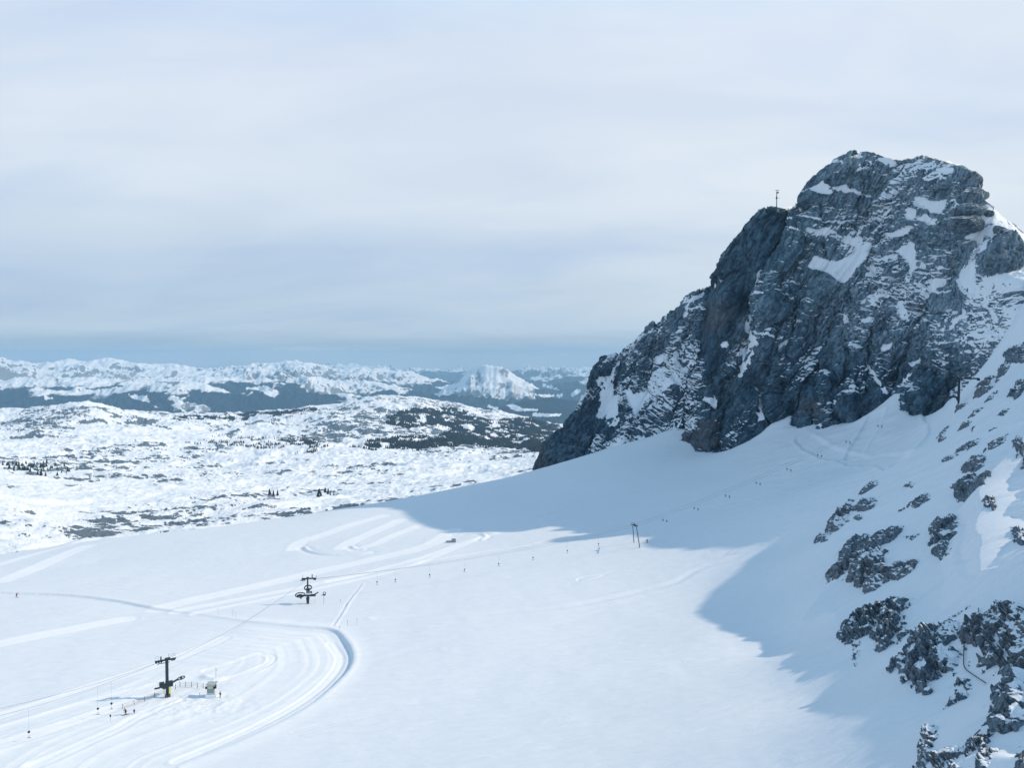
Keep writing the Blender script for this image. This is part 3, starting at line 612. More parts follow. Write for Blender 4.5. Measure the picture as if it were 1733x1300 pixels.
_row(5800, [(-250,715),(0,706),(60,700),(145,690),(210,702),(300,712),(400,714),(540,704),(640,694),(720,706),(800,722),(940,742),(1100,745)])
_row(6800, [(-250,705),(0,699),(60,698),(210,701),(300,706),(380,706),(470,700),(560,688),(640,675),(700,679),(780,690),(870,708),(960,728),(1100,735)])
_row(7600, [(-250,712),(0,704),(300,708),(470,706),(560,700),(640,690),(780,704),(900,718),(1100,730)])
_row(9800, [(-250,735),(0,735),(300,735),(640,725),(900,725),(1100,725)])
pc = np.array(PLC, float); pcw = at(pc[:, 0], pc[:, 1], pc[:, 2])
PB = RBF(np.column_stack([pc[:, 0] / 250.0, np.log(pc[:, 2]) * 2.2]), pcw[:, 2] / pc[:, 2], 0.12)
def nz_sc(Y): return np.interp(Y, [480, 900, 3000, 7000], [1.0, 1.0, .85, .7])
def build_plateau():
    a = np.linspace(-0.74, 0.74, 1150); r = np.concatenate([np.geomspace(480, 1500, 260, endpoint=False), np.geomspace(1500, 9800, 460)])
    A, R = np.meshgrid(a, r); X = A * R; Y = R
    z = PB((W0 / 2 + F * A / math.cos(PITCH)) / 250.0, np.log(Y) * 2.2) * Y
    far = sstep(900, 4000, Y); nearf = 1 - far
    wx = X + 60 * fbm(X / 300, Y / 300, oct=3, seed=2); wy = Y + 60 * fbm(X / 300, Y / 300, oct=3, seed=9)
    h1 = fbm(wx / 420, wy / 520, oct=3, seed=11, ridged=True); h2 = fbm(wx / 110, wy / 150, oct=5, gain=.55, seed=13, ridged=True); h3 = fbm(wx / 28, wy / 34, oct=5, gain=.6, seed=15, ridged=True)
    fo = sstep(480, 640, Y)
    dz = (3 + 34 * sstep(900, 5000, Y)) * h1 + (7.5 + 9 * sstep(900, 3500, Y)) * h2 + (3.6 + 2.8 * far) * h3
    z = z + fo * dz
    P = np.stack([X, Y, z], -1); n = grid_normals(P); n = np.where(n[..., 2:3] < 0, -n, n); nz = n[..., 2]
    facing = -n[..., 1]                                   # steps that drop towards the south are blown bare
    pat = fbm(X / 160, Y / 260, oct=4, seed=23) + 0.55 * fbm(X / 600, Y / 900, oct=2, seed=25)
    rsc = 1.0 / np.maximum(nz_sc(Y), 1e-3)
    st = fbm(X / 42, Y / 52, oct=6, gain=.66, seed=24)
    rock = sstep(0.02, 0.42, ((1 - nz) * 1.5 + 0.9 * facing) * rsc + 0.85 * st + 0.25 * pat - 0.035 + 0.06 * sstep(1700, 900, Y)) * (0.25 + 0.75 * sstep(-0.25, 0.35, pat + 0.16))
    rock = np.clip(rock, 0, 1) * (1 - 0.35 * sstep(4500, 6500, Y))
    PX, PY = proj(P); PXw = PX + 22 * fbm(X / 160, Y / 300, oct=4, gain=.6, seed=27); PYw = PY + 7 * fbm(X / 160, Y / 300, oct=4, gain=.6, seed=28)
    fo = np.zeros_like(z)
    for dens, p in FORP: fo = np.maximum(fo, dens * in_poly(PXw, PYw, p))
    cl = fbm(X / 75, Y / 110, oct=4, gain=.6, seed=29)
    fdens = fo * sstep(0.45 - fo * 0.75, 0.55 - fo * 0.75, cl)
    fdens = np.where(Y > 7300, np.maximum(fdens, sstep(7200, 8200, Y)), fdens)
    rock = rock * (1 - 0.8 * (fo > 0.5))
    o = mesh_obj('land', P.reshape(-1, 3), grid_faces(*A.shape), M_FAR, smooth=True, attrs={'rock': rock * 0.9, 'forest': np.clip(fdens * 0.62 + 0.1 * (fdens > 0.5), 0, 0.72)})
    setp(o, kind='structure', label='snow covered karst plateau with bare rock and dark trees')
    return P, fdens
PLP, PLF = build_plateau()
def build_forest():
    rng = np.random.default_rng(5)
    P = PLP.reshape(-1, 3); w = PLF.reshape(-1) * (P[:, 1] < 7200) * (P[:, 1] > 650) * np.minimum(1.0, (P[:, 1] / 3600.0) ** 2.4); PX, PY = proj(P)
    w = w * (PX > -60) * (PX < 1060); idx = rng.choice(len(P), 17000, p=w / w.sum()); Q = P[idx].copy()
    Q[:, 0] += rng.uniform(-4, 4, len(Q)); Q[:, 1] += rng.uniform(-4, 4, len(Q))
    lv, lf = [], []
    h = rng.uniform(7, 14, len(Q)) ; rr = h * rng.uniform(0.20, 0.32, len(Q)); ph = rng.uniform(0, 6.28, len(Q))
    V = []; Fc = []
    # each tree: two stacked five-sided skirts tapering to a tip
    K = 5
    for i in range(len(Q)):
        b = len(V); x, y, z = Q[i]; H = h[i]; R = rr[i]
        for lev, (zz, q) in enumerate(((0.12, 1.0), (0.42, 0.62))):
            for k in range(K):
                a = ph[i] + k * 2 * math.pi / K + lev * .6; V.append((x + R * q * math.cos(a), y + R * q * math.sin(a), z - 1 + H * zz))
            V.append((x, y, z - 1 + H * (0.68 if lev == 0 else 1.0)))
            o = b + lev * (K + 1)
            for k in range(K): Fc.append((o + k, o + (k + 1) % K, o + K))
    m = simple('conifer', (.007, .024, .036), 0.9, var=0.4, scale=0.01)
    o = mesh_obj('forest', V, Fc, m); setp(o, kind='stuff', label='dark conifers scattered across the distant snowy plateau')
build_forest()
FARP = lambda z: [(700 + .1847 * x, 600 + .1847 * y) for x, y in z]
FIELDS = [FARP(p) for p in ([(655,470),(700,463),(780,500),(760,518)], [(840,460),(900,453),(1000,492),(1150,505),(1140,522),(920,518)], [(1090,540),(1360,543),(1350,566),(1095,567)], [(1100,373),(1360,362),(1370,386),(1180,397)],
  [(1430,352),(1540,305),(1530,350),(1450,388)], [(1160,268),(1270,280),(1350,330),(1200,300)], [(1070,212),(1190,208),(1100,242)], [(200,298),(310,283),(270,328)], [(0,378),(60,383),(60,420),(0,432)], [(1455,528),(1560,518),(1530,557)],
  [(870,558),(925,562),(925,580),(870,577)],[(1480,385),(1560,390),(1540,415)])] + [CRA(p) for p in ([(1320,250),(1430,230),(1530,265),(1480,300),(1420,260)], [(400,330),(480,320),(580,370),(470,350)], [(560,200),(640,195),(600,230)], [(230,290),(290,300),(250,310)],[(700,280),(800,290),(820,330),(740,310)])]
def build_far():
    a = np.linspace(-0.80, 0.80, 1000); r = np.concatenate([np.geomspace(8600, 30000, 420, endpoint=False), np.geomspace(30000, 51500, 150)])
    A, R = np.meshgrid(a, r); X = A * R; Y = R; px = W0 / 2 + F * A / math.cos(PITCH)
    wX = X + 900 * fbm(X / 5000, Y / 5000, oct=3, seed=1); wY = Y + 900 * fbm(X / 5000, Y / 5000, oct=3, seed=2)
    rid = fbm(wX / 3000, wY / 3000, oct=6, gain=.5, seed=3, ridged=True); spur = fbm(X / 620, Y / 2600, oct=4, gain=.55, seed=8, ridged=True); rid2 = fbm(wX / 1200, wY / 1500, oct=5, gain=.55, seed=6, ridged=True)
    z = -1340 + 70 * fbm(X / 2500, Y / 2500, oct=4, seed=5) + 130 * sstep(9000, 12000, Y) * sstep(-.1, .6, rid)
    H = z.copy()
    fine_ = fbm(X / 330, Y / 700, oct=4, gain=.6, seed=78, ridged=True)
    def rng_(R0, crest, slope, rough, power=1.0, soft=0.0):
        nonlocal H
        c = np.array(crest, float); zc = at(c[:, 0], c[:, 1], np.full(len(c), R0))[:, 2]
        jag_ = R0 / 1450 * 5.0 * fbm((X + 0.25 * Y) / (R0 * 0.013), (Y - 0.3 * X) / (R0 * 0.022), oct=5, gain=.6, seed=91, ridged=True)
        zz = jag_ * (R0 > 16000) + np.interp(px, c[:, 0], zc, left=-2500, right=-2500)
        d = np.abs(Y - R0 + 700 * fbm(X / 4000, Y / 8000, oct=2, seed=int(R0) % 97)); dn = np.clip(d / 2600, 0, 1)
        cand = zz - slope * 2600 * (d / 2600) ** power + rough * dn * (rid * 1.0 + rid2 * 0.9 + spur * 0.9) + 0.22 * rough * rid2 + 30 * fine_
        H = np.maximum(H, cand)
    rng_(16500, [(-300,665),(0,663),(60,660),(110,667),(160,668),(200,660),(250,652),(300,642),(340,652),(400,668),(440,668),(500,664),(560,668),(620,672),(680,676),(740,690),(800,705),(860,760),(900,800)], .30, 260)
    rng_(19500, [(-300,640),(0,645),(100,640),(200,645),(330,640),(430,646),(520,640),(580,650),(640,652),(700,665),(760,680),(820,720),(880,800)], .26, 300)
    rng_(27000, [(-300,615),(-100,612),(0,607),(18,613),(60,619),(110,612),(150,614),(185,611),(240,617),(300,621),(350,627),(390,623),(440,619),(500,612),(540,621),(580,627),(620,624),(680,629),(720,640),(760,652),(820,668),(880,690),(960,740)], .26, 330)
    rng_(48000, [(380,628),(450,626),(560,622),(640,624),(700,627),(760,632),(830,632),(900,631),(960,627),(1050,625),(1400,620),(1800,620)], .25, 500)
    rng_(34000, [(560,634),(620,636),(680,630),(700,634),(760,648),(800,650),(880,648),(930,640),(980,634),(1050,632),(1400,630),(1800,630)], .22, 300)
    rng_(25000, [(860,668),(890,660),(930,657),(950,648),(985,645),(1010,640),(1050,645),(1200,640),(1800,640)], .22, 250)
    gl = at(np.array([792., 806, 822, 836, 850, 862]), np.array([628., 622, 617, 618, 620, 626]), np.array([21400., 21200, 21000, 20900, 20800, 20900]))
    gd, gs, ga = seg_dist(X, Y, gl[:, :2]); tot = seg_len(gl[:, :2]); gz = np.interp(ga / tot, np.linspace(0, 1, 6), gl[:, 2])
    gsp = fbm(X / 330, Y / 700, oct=5, gain=.6, seed=77, ridged=True)
    G = gz - 760 * (gd / 1100) ** 0.82 + 110 * np.clip(gd / 500, 0, 1) * gsp + 25 * gsp
    isg = G > H; H = np.maximum(H, np.where(gd < 3500, G, -9e3))
    rng_(14500, [(800,700),(850,690),(890,680),(930,676),(980,681),(1030,688),(1100,684),(1300,680)], .22, 90)
    P = np.stack([X, Y, H], -1); n = grid_normals(P); n = np.where(n[..., 2:3] < 0, -n, n); nz = n[..., 2]
    mix_ = fbm(X / 1500, Y / 2400, oct=6, gain=.6, seed=44)
    fo = 1 - sstep(-840, -600, H + 330 * mix_ + 130 * rid2 + 70 * fine_ + 120 * sstep(23000, 27000, Y))
    clear = sstep(0.30, 0.5, fbm(X / 900, Y / 2600, oct=4, seed=47)) * 0.8
    fo = fo * (1 - clear * 0.5); fo = np.where(isg & (gd < 1050), fo * 0.25, fo)
    PX, PY = proj(P); PXw = PX + 6 * fbm(X / 500, Y / 1500, oct=5, gain=.65, seed=48); PYw = PY + 3.0 * fbm(X / 500, Y / 1500, oct=5, gain=.65, seed=49)
    fl = np.zeros(H.shape, bool)
    for p in FIELDS: fl |= in_poly(PXw, PYw, p)
    keep = (PXw > 720 + 0.8 * (PYw - 680)) & (PYw > 658 + 6 * mix_) & (Y < 30000) & ~((PXw > 735) & (PXw < 905) & (PYw < 681))
    fo = np.where(keep, np.maximum(fo, 0.9), fo); fo = np.where(fl, 0.0, fo)
    rock = sstep(0.08, 0.5, (1 - nz) * 1.8 - 0.30 * rid2 + 0.30 * mix_ - 0.25 * fine_ + 0.08) * 0.8 - 0.25 * (isg & (gd < 900)) + 0.30 * (isg & (gd < 1500)) * sstep(-.1, .4, -gsp)
    rock = np.where(fl, 0, rock)
    o = mesh_obj('hills', P.reshape(-1, 3), grid_faces(*A.shape), M_FARTHEST, smooth=True, attrs={'rock': rock, 'forest': fo})
    setp(o, kind='structure', label='distant forested valleys and snowy mountain ranges')
def farther_mat():
    m, nt, b = new_mat('distant_land')
    n = noise(nt, 0.0016, 9, 0.7)
    rock = mixc(nt, n, (.10, .12, .14), (.30, .32, .34)); forest = mixc(nt, n, (.004, .022, .048), (.014, .048, .085))
    fr = ramp(nt, [(0.42, 0.0), (0.66, 1.0)], mth(nt, 'ADD', attr(nt, 'rock'), mth(nt, 'MULTIPLY', mth(nt, 'SUBTRACT', n, 0.5), 1.2)))
    ff = ramp(nt, [(0.40, 0.0), (0.60, 1.0)], mth(nt, 'ADD', attr(nt, 'forest'), mth(nt, 'MULTIPLY', mth(nt, 'SUBTRACT', n, 0.5), 0.8)))
    c = mixc(nt, fr.outputs[0], SNOW, rock); c = mixc(nt, ff.outputs[0], c, forest)
    nt.links.new(c, b.inputs['Base Color']); b.inputs['Roughness'].default_value = 0.95; b.inputs['Specular IOR Level'].default_value = 0.05
    bump(nt, b, n, 0.7, 60.0)
    return m
M_FARTHEST = farther_mat()
build_far()
# ---------------------------------------------------------------- rock outcrops standing out of the snow slope
C6 = lambda z: [(1333 + .346 * x, 850 + .346 * y) for x, y in z]
G_ROCK = 'dark rock outcrops on the shaded snow slope'
ROCKS = [ # label, polygon, height factor, fill (1 solid .. 0 patchy)
 ('small dark boulder alone where the pisted hollow meets the slope', CR5([(1168,722),(1180,672),(1235,628),(1228,690)]), 1.2, 1.0),
 ('long thin rock rib under the cluster beside the lift pylon, above the shaded slope', CR5([(1285,797),(1330,745),(1455,690),(1445,732),(1380,765)]), 1.0, .9),
 ('slanting rock rib with three broken steps above the big square boulders', CR5([(1468,785),(1500,730),(1628,668),(1595,725),(1530,765)]), 1.0, .8),
 ('upper of the two blocky dark boulders beside the sunlit snow', CR5([(1330,890),(1400,810),(1470,800),(1474,870),(1405,912),(1345,922)]), 1.6, 1.0),
 ('low flat rock patch just down the slope from the long thin rib', CR5([(1183,858),(1240,808),(1318,798),(1270,840)]), .9, .9),
 ('largest block like boulder with a snow hollow at its foot', CR5([(1272,1000),(1380,930),(1500,955),(1530,1000),(1450,1085),(1340,1108),(1305,1062)]), 1.9, 1.0),
 ('small rock poking out where sun and shade meet on the snow shoulder', CR5([(1452,1172),(1500,1132),(1542,1140),(1552,1200),(1490,1212)]), 1.4, .8),
 ('sunlit rock at the picture edge above the bright snow shoulder', CR5([(1640,800),(1740,815),(1760,900),(1660,862)]), 1.4, .7),
 ('rock knob at the picture edge above the sunlit snow cap', CR5([(1655,722),(1690,688),(1750,695),(1760,755)]), 1.4, .8),
 ('tiny round rock alone in the middle of the shaded slope', CR5([(958,1000),(1000,972),(1022,985),(1010,1012),(970,1014)]), 1.0, 1.0),
 ('slanting elongated rock below the tiny round rock', CR5([(918,1162),(1010,1100),(1100,1040),(1145,1075),(1050,1128),(970,1142)]), 1.1, .9),
 ('narrow upper rock of the broken rib nearest the glacier', CR5([(663,1062),(730,990),(788,958),(782,1002),(700,1052)]), 1.2, 1.0),
 ('long dark rib running down towards the glacier, lowest of its chain', CR5([(440,1300),(510,1190),(590,1110),(645,1088),(605,1210),(525,1290),(445,1312)]), 1.4, .9),
 ('wedge of rock beside the long dark rib', CR5([(625,1165),(690,1088),(775,1072),(755,1150),(680,1172)]), 1.3, 1.0),
 ('small flat stone below the wedge of rock', CR5([(625,1215),(660,1190),(702,1205),(660,1232)]), .8, 1.0),
 ('ragged rock cluster right beside the lift pylon on the slope', CR5([(1422,415),(1428,350),(1550,278),(1568,320),(1500,400),(1440,428)]), 1.5, .7),
 ('narrow slanting rock below the ragged cluster', CR5([(1468,472),(1530,400),(1582,372),(1522,442)]), 1.1, .8),
 ('slim dark rib halfway between the pylon and the boulder in the hollow', CR5([(1368,573),(1440,500),(1468,508),(1402,562)]), 1.1, .9),
 ('rounded rock rib above the boulder in the pisted hollow', CR5([(1302,645),(1340,600),(1395,583),(1382,612)]), 1.1, 1.0),
 ('small rock knob in open snow near the picture edge', CR5([(1562,557),(1598,510),(1634,508),(1602,557)]), 1.1, .9),
 ('big patchy rock by the picture edge under the mountain', CR5([(1628,432),(1680,340),(1745,300),(1750,400),(1660,472)]), 1.5, .7),
 ('small dark rock at the foot of the lift pylon', CR5([(1280,524),(1300,480),(1375,452),(1342,492)]), 1.1, .8),
 ('rock patch above the domed outcrop with streaks of snow', CR5([(1135,1295),(1180,1222),(1268,1208),(1245,1305)]), 1.2, .7),
 ('broad brown domed rock, upper half of the big paired outcrop', C6([(258,288),(278,205),(330,178),(410,168),(480,133),(572,128),(560,152),(500,192),(390,238)]), 2.2, 1.0),
 ('long pale rock apron, lower half of the big paired outcrop', C6([(203,372),(215,330),(300,273),(380,248),(430,223),(500,258),(655,248),(560,312),(480,332),(410,377),(350,352),(290,347),(250,374)]), 1.5, .8),
 ('pointed low rock at the downhill end of the dark rib', C6([(128,202),(160,158),(218,153),(192,187)]), 1.1, 1.0),
 ('tall broken rock standing apart beyond the domed outcrop', C6([(693,187),(700,130),(740,83),(803,73),(804,180),(792,237),(720,262),(678,226),(740,200)]), 1.7, .75),
 ('low stony strip between the domed outcrop and the tall broken rock', C6([(572,160),(655,153),(602,192)]), .9, .8),
 ('stepped rocky spur above the deepest bay of shade', C6([(238,684),(298,570),(360,508),(480,462),(586,462),(606,572),(560,642),(470,694),(400,652),(330,684)]), 1.5, .55),
 ('dark shattered crag in the middle of the lower slope', C6([(486,834),(560,708),(620,606),(740,566),(858,570),(855,800),(740,862),(680,920),(570,892)]), 1.5, .5),
 ('shattered grey crag behind the bent black hose', C6([(862,640),(900,560),(960,556),(1040,496),(1180,490),(1210,800),(1060,806),(960,832),(874,802)]), 1.6, .5),
 ('broken stones trailing down below the dark shattered crag', C6([(778,800),(870,858),(886,950),(800,990),(828,900)]), 1.2, .45),
 ('steep grey crag at the lower picture edge above the snow cone', C6([(1016,982),(1058,870),(1156,756),(1210,760),(1230,1180),(1060,1155),(1028,1050)]), 1.8, .55),
 ('scattered stones at the bottom edge of the picture', C6([(636,1222),(648,1158),(710,1086),(752,1130),(722,1198),(842,1208),(852,1330),(655,1330)]), 1.2, .5),
 ('small stony bank beside the short black hose', C6([(868,1192),(1000,1078),(1014,1250),(962,1310),(898,1310)]), 1.1, .4),
 ('rock corner at the picture edge by the wind blown snow', C6([(1086,152),(1156,125),(1190,210),(1140,212)]), 1.4, .9),
 ('rock corner at the lowest right edge of the picture', C6([(1118,1232),(1156,1196),(1200,1200),(1210,1330),(1130,1330)]), 1.5, .8),
 ('thin string of stones above the dark shattered crag', C6([(742,562),(800,520),(890,474),(892,486),(830,524),(760,575)]), .9, .5),
 ('pair of stones on the clean snow above the grey crag', C6([(962,540),(985,510),(1030,490),(1050,505),(1010,560),(975,560)]), 1.1, .7),
 ('loose stones on the snow between dark spur and crag', C6([(310,700),(350,685),(360,720),(345,770),(330,800),(318,760)]), .8, .3),
 ('long streaky rock by the picture edge, highest on the slope', CR5([(1600,150),(1680,90),(1748,60),(1748,190),(1660,220),(1610,210)]), 1.3, .7),
 ('rock streak between the highest streaky rock and the ragged cluster', CR5([(1560,240),(1610,210),(1650,225),(1600,290),(1560,300)]), 1.2, .8),
 ('low rock sliver in the snow beside the rounded rib', CR5([(1490,655),(1550,625),(1555,632),(1500,662)]), .8, .8),
 ('tiny rock tip above the low flat rock patch', CR5([(1385,655),(1412,625),(1420,632),(1395,662)]), .8, .9),
]
def outcrop(i, label, poly, hf, fill):
    pl = ray_hit(*np.array(poly, float).T)
    c = pl[:, :2].mean(0)
    x0, y0 = pl[:, :2].min(0); x1, y1 = pl[:, :2].max(0); size = math.sqrt(max(x1 - x0, 1) * max(y1 - y0, 1))
    dist = np.linalg.norm(pl, axis=1).mean(); st = max(dist / 1450 * 0.9, math.sqrt((x1 - x0 + 4) * (y1 - y0 + 4) / 52000))
    m = 1.5 + 0.1 * size
    xs = np.arange(x0 - m, x1 + m, st); ys = np.arange(y0 - m, y1 + m, st)
    X, Y = np.meshgrid(xs, ys)
    z0 = terrain(X, Y)
    q = pl[:, :2]; d, _, _ = seg_dist(X, Y, q, closed=True); ins = in_poly(X, Y, q); sd = np.where(ins, d, -d)
    s = max(size * 0.16, 0.8); sed = 200 + i * 7
    sd = sd + s * 0.9 * fbm(X / (s * 1.6), Y / (s * 1.6), oct=5, gain=.62, seed=sed)
    H = hf * (0.5 + 0.16 * size) * 0.62; H = min(H, 5.0) * 0.8
    prof = np.clip(sd / (s * 1.2), -1.0, 1.0); prof = np.where(prof > 0, prof ** 0.55, prof * 1.5)
    P0 = np.stack([X, Y, z0], -1); nn = grid_normals(P0); nn = np.where(nn[..., 2:3] < 0, -nn, nn)
    u = (X + 0.5 * Y) / s; v = (Y - 0.5 * X) / s                                  # slabs dip across the slope
    lum = fbm(u / 1.6, v / 1.0, oct=3, seed=sed + 1, ridged=True)
    f = fbm(X / 1.5, z0 / 1.0, Y / 1.5, oct=5, gain=.62, seed=sed + 2, ridged=True)
    qb = (z0 + 0.35 * X) / (0.22 * H + 0.5); fb = qb - np.floor(qb)
    ps = 0.9 + s * .22; pt = fbm((X - 0.7 * Y) / ps, (Y + 0.7 * X) / (ps * 2.4), oct=5, gain=.62, seed=sed + 3)
    solid = sstep((1 - fill) * 0.72 - 0.50, (1 - fill) * 0.72 - 0.28, pt)
    h = H * (0.55 + 0.45 * lum) * np.maximum(prof, 0) * (0.25 + 0.75 * solid) + np.minimum(prof, 0) * 1.2 + 0.30 * f * (prof > -0.3) * min(1.0, H / 1.5) + 0.25 * (fb - .5) * np.maximum(prof, 0) - (1 - solid) * (0.25 + .2 * H) - 0.06
    P = P0 + nn * h[..., None]
    P[..., 0] += 0.30 * fbm(X / 1.1, Y / 1.1, z0, oct=3, seed=sed + 4); P[..., 1] += 0.30 * fbm(X / 1.1, Y / 1.1, z0, oct=3, seed=sed + 5)
    gn = grid_normals(P); nz = np.abs(gn[..., 2]); nz = (nz * 2 + np.roll(nz, 1, 0) + np.roll(nz, -1, 0) + np.roll(nz, 1, 1) + np.roll(nz, -1, 1)) / 6
    snow = sstep(0.58, 0.88, nz + 0.22 * pt) * 0.64 + 0.40 * (1 - solid) + 0.16 * (1 - fill)
    keep = (h > -0.9)
    fc = grid_faces(*X.shape, keep=keep)
    used, inv = np.unique(fc, return_inverse=True); fc = inv.reshape(fc.shape)
    V = P.reshape(-1, 3)[used]; org = V.mean(0); V = V - org
    o = mesh_obj('rock_outcrop', V, fc, M_OUT, smooth=True, attrs={'snow': snow.reshape(-1)[used], 'dust': np.full(len(used), 0.3), 'warm': np.full(len(used), 0.0 if i % 3 else 0.2)})
    o.location = org.tolist(); setp(o, label, 'rock', G_ROCK)
for i, (lb, po, hf, fi) in enumerate(ROCKS): outcrop(i, lb, po, hf, fi)
# ---------------------------------------------------------------- lift, hut, people
M_STEEL = simple('dark_steel', (.022, .045, .062), 0.55, 0.4)
M_STEEL2 = simple('weathered_steel', (.07, .09, .11), 0.5, 0.5)
M_YEL = simple('yellow_paint', (.62, .62, .14), 0.6); M_WHITE = simple('white_paint', (.72, .74, .76), 0.6); M_BLACK = simple('black_plastic', (.012, .014, .020), 0.5)
M_HUT = simple('pale_hut_wall', (.55, .60, .60), 0.7); M_HBLUE = simple('grey_blue_shutter', (.22, .32, .36), 0.6); M_ROPE = simple('steel_rope', (.10, .12, .14), 0.5)
M_WOOD = simple('weathered_wood', (.16, .12, .09), 0.8); M_RED = simple('red_cloth', (.30, .03, .03), 0.8); M_NAVY = simple('dark_cloth', (.014, .018, .030), 0.9); M_SKIN = simple('skin', (.45, .27, .19), 0.6)
M_NET = simple('orange_brown_net', (.36, .22, .16), 0.9); M_GLASS = simple('dark_window_glass', (.02, .03, .04), 0.1)
M_SNOWCAP = simple('snow_cap', SNOW, 0.8, var=0.03)
class MB:
    def __init__(s): s.v = []; s.f = []
    def box(s, c, sz, ax=None):
        c = Vector(c); ax = ax or (Vector((1, 0, 0)), Vector((0, 1, 0)), Vector((0, 0, 1))); b = len(s.v)
        for k in (-.5, .5):
            for j in (-.5, .5):
                for i in (-.5, .5): s.v.append(c + ax[0] * (i * sz[0]) + ax[1] * (j * sz[1]) + ax[2] * (k * sz[2]))
        for f in ((0, 2, 3, 1), (4, 5, 7, 6), (0, 1, 5, 4), (2, 6, 7, 3), (0, 4, 6, 2), (1, 3, 7, 5)): s.f.append([b + q for q in f])
        return s
    def tube(s, pts, r, n=8, r2=None):
        pts = [Vector(p) for p in pts]; m = len(pts); b = len(s.v); prev = None
        for i, p in enumerate(pts):
            t = (pts[min(i + 1, m - 1)] - pts[max(i - 1, 0)]).normalized()
            u = t.cross(Vector((0, 0, 1)) if abs(t.z) < .9 else Vector((1, 0, 0))).normalized(); w = t.cross(u)
            rr = r if r2 is None else r + (r2 - r) * i / (m - 1)
            for k in range(n):
                a = 2 * math.pi * k / n; s.v.append(p + u * (rr * math.cos(a)) + w * (rr * math.sin(a)))
        for i in range(m - 1):
            for k in range(n): s.f.append([b + i * n + k, b + i * n + (k + 1) % n, b + (i + 1) * n + (k + 1) % n, b + (i + 1) * n + k])
        s.f.append([b + k for k in range(n)][::-1]); s.f.append([b + (m - 1) * n + k for k in range(n)])
        return s
    def disc(s, c, axis, r, th, n=20, hole=0.0):
        c = Vector(c); axis = Vector(axis).normalized()
        if not hole: return s.tube([c - axis * th / 2, c + axis * th / 2], r, n)
        u = axis.cross(Vector((0, 0, 1)) if abs(axis.z) < .9 else Vector((1, 0, 0))).normalized(); w = axis.cross(u); b = len(s.v)
        for k in range(n):
            a = 2 * math.pi * k / n; d = u * math.cos(a) + w * math.sin(a)
            for rr, h in ((r, -.5), (r, .5), (r - hole, .5), (r - hole, -.5)): s.v.append(c + d * rr + axis * (h * th))
        for k in range(n):
            q = (k + 1) % n
            for j in range(4): s.f.append([b + k * 4 + j, b + q * 4 + j, b + q * 4 + (j + 1) % 4, b + k * 4 + (j + 1) % 4])
        return s
    def build(s, name, mat, parent=None, org=(0, 0, 0), smooth=False):
        me = bpy.data.meshes.new(name); me.from_pydata([tuple(v - Vector(org)) for v in s.v], [], s.f); me.update(); me.materials.append(mat)
        if smooth:
            for p in me.polygons: p.use_smooth = True
        o = bpy.data.objects.new(name, me); C.objects.link(o); o.location = org
        if parent is not None: o.parent = parent; 
        return o
def thing(name, loc, label, cat, group=None):
    e = bpy.data.objects.new(name, None); C.objects.link(e); e.location = loc; e.empty_display_size = .5
    return setp(e, label, cat, group)
def gp(px, py):
    """point on the finished snow surface seen at px, py"""
    p = ray_hit([px], [py])[0]; return Vector((p[0], p[1], Z1(p[0], p[1])))
ZU = Vector((0, 0, 1))
def axes(d):
    d = Vector((d[0], d[1], 0)).normalized(); return d, Vector((-d.y, d.x, 0)), ZU

# --- front lift pylon with its return wheel
B1 = gp(283, 1181); dA, sA, _ = axes((.84, .54)); A = (dA, sA, ZU)
P1 = thing('ski_lift_pylon', B1, 'dark steel drag lift pylon with low return wheel beside the small hut', 'lift pylon', 'drag lift pylons on the glacier')
L = lambda x, y, z: dA * x + sA * y + ZU * z            # local frame of this pylon
MB().box(L(0, 0, 4.6), (.62, .62, 9.9), A).build('mast', M_STEEL, P1)
MB().box(L(0, 0, .25), (.95, .95, .9), A).build('base', M_STEEL2, P1)
MB().box(L(-.3, 0, 9.45), (4.9, .42, .34), A).box(L(-.9, -.55, 8.95), (3.0, .14, .14), A).box(L(.2, 0, 9.75), (1.2, .7, .3), A).build('crossarm', M_STEEL, P1)
for k, xx in enumerate((-2.5, -1.9, -1.3, 1.2, 1.7)): MB().disc(L(xx, -.32, 9.3), sA, .26, .14, 14).build('sheave', M_STEEL2 if k > 2 else M_STEEL, P1)
MB().box(L(-1.35, 0, 10.0), (.28, .28, 1.0), A).build('fitting', M_STEEL, P1)
g = MB()
for xx in (-2.6, -1.9): g.tube([L(xx, .35, 9.6), L(xx, .35, 10.6)], .022, 5)
g.tube([L(-2.6, .35, 10.6), L(-1.9, .35, 10.6)], .02, 5); g.build('railing', M_STEEL2, P1); g = MB()
for xx in (.9, 1.6, 2.1): g.tube([L(xx, .35, 9.6), L(xx, .35, 10.6)], .022, 5)
g.tube([L(.9, .35, 10.6), L(2.1, .35, 10.6)], .02, 5); g.tube([L(.9, .35, 10.1), L(2.1, .35, 10.1)], .02, 5); g.tube([L(.45, .0, 9.8), L(.45, 0, 10.95)], .04, 5)
g.build('railing', M_STEEL2, P1)
g = MB().box(L(-.1, 0, 3.05), (2.9, .9, .8), A).box(L(-1.2, .1, 3.45), (1.1, .9, 1.0), A).box(L(-2.3, 0, 2.75), (1.3, .3, .35), A).box(L(.5, 0, 3.6), (1.7, .9, .7), A).tube([L(.9, 0, 3.3), L(2.7, .2, 4.0)], .24, 8).box(L(-.4, 0, 2.5), (1.3, .6, .4), A)
g.build('carriage', M_STEEL, P1)
w = MB().disc(L(3.4, .3, 4.05), L(-.25, 0, 1), 1.0, .16, 24, hole=.16).build('bullwheel', M_STEEL, P1)
g = MB()
for k in range(6):
    a = k * math.pi / 3; g.tube([L(3.4, .3, 4.05), L(3.4 + .9 * math.cos(a), .3 + .9 * math.sin(a), 4.05 + .22 * math.cos(a))], .05, 5)
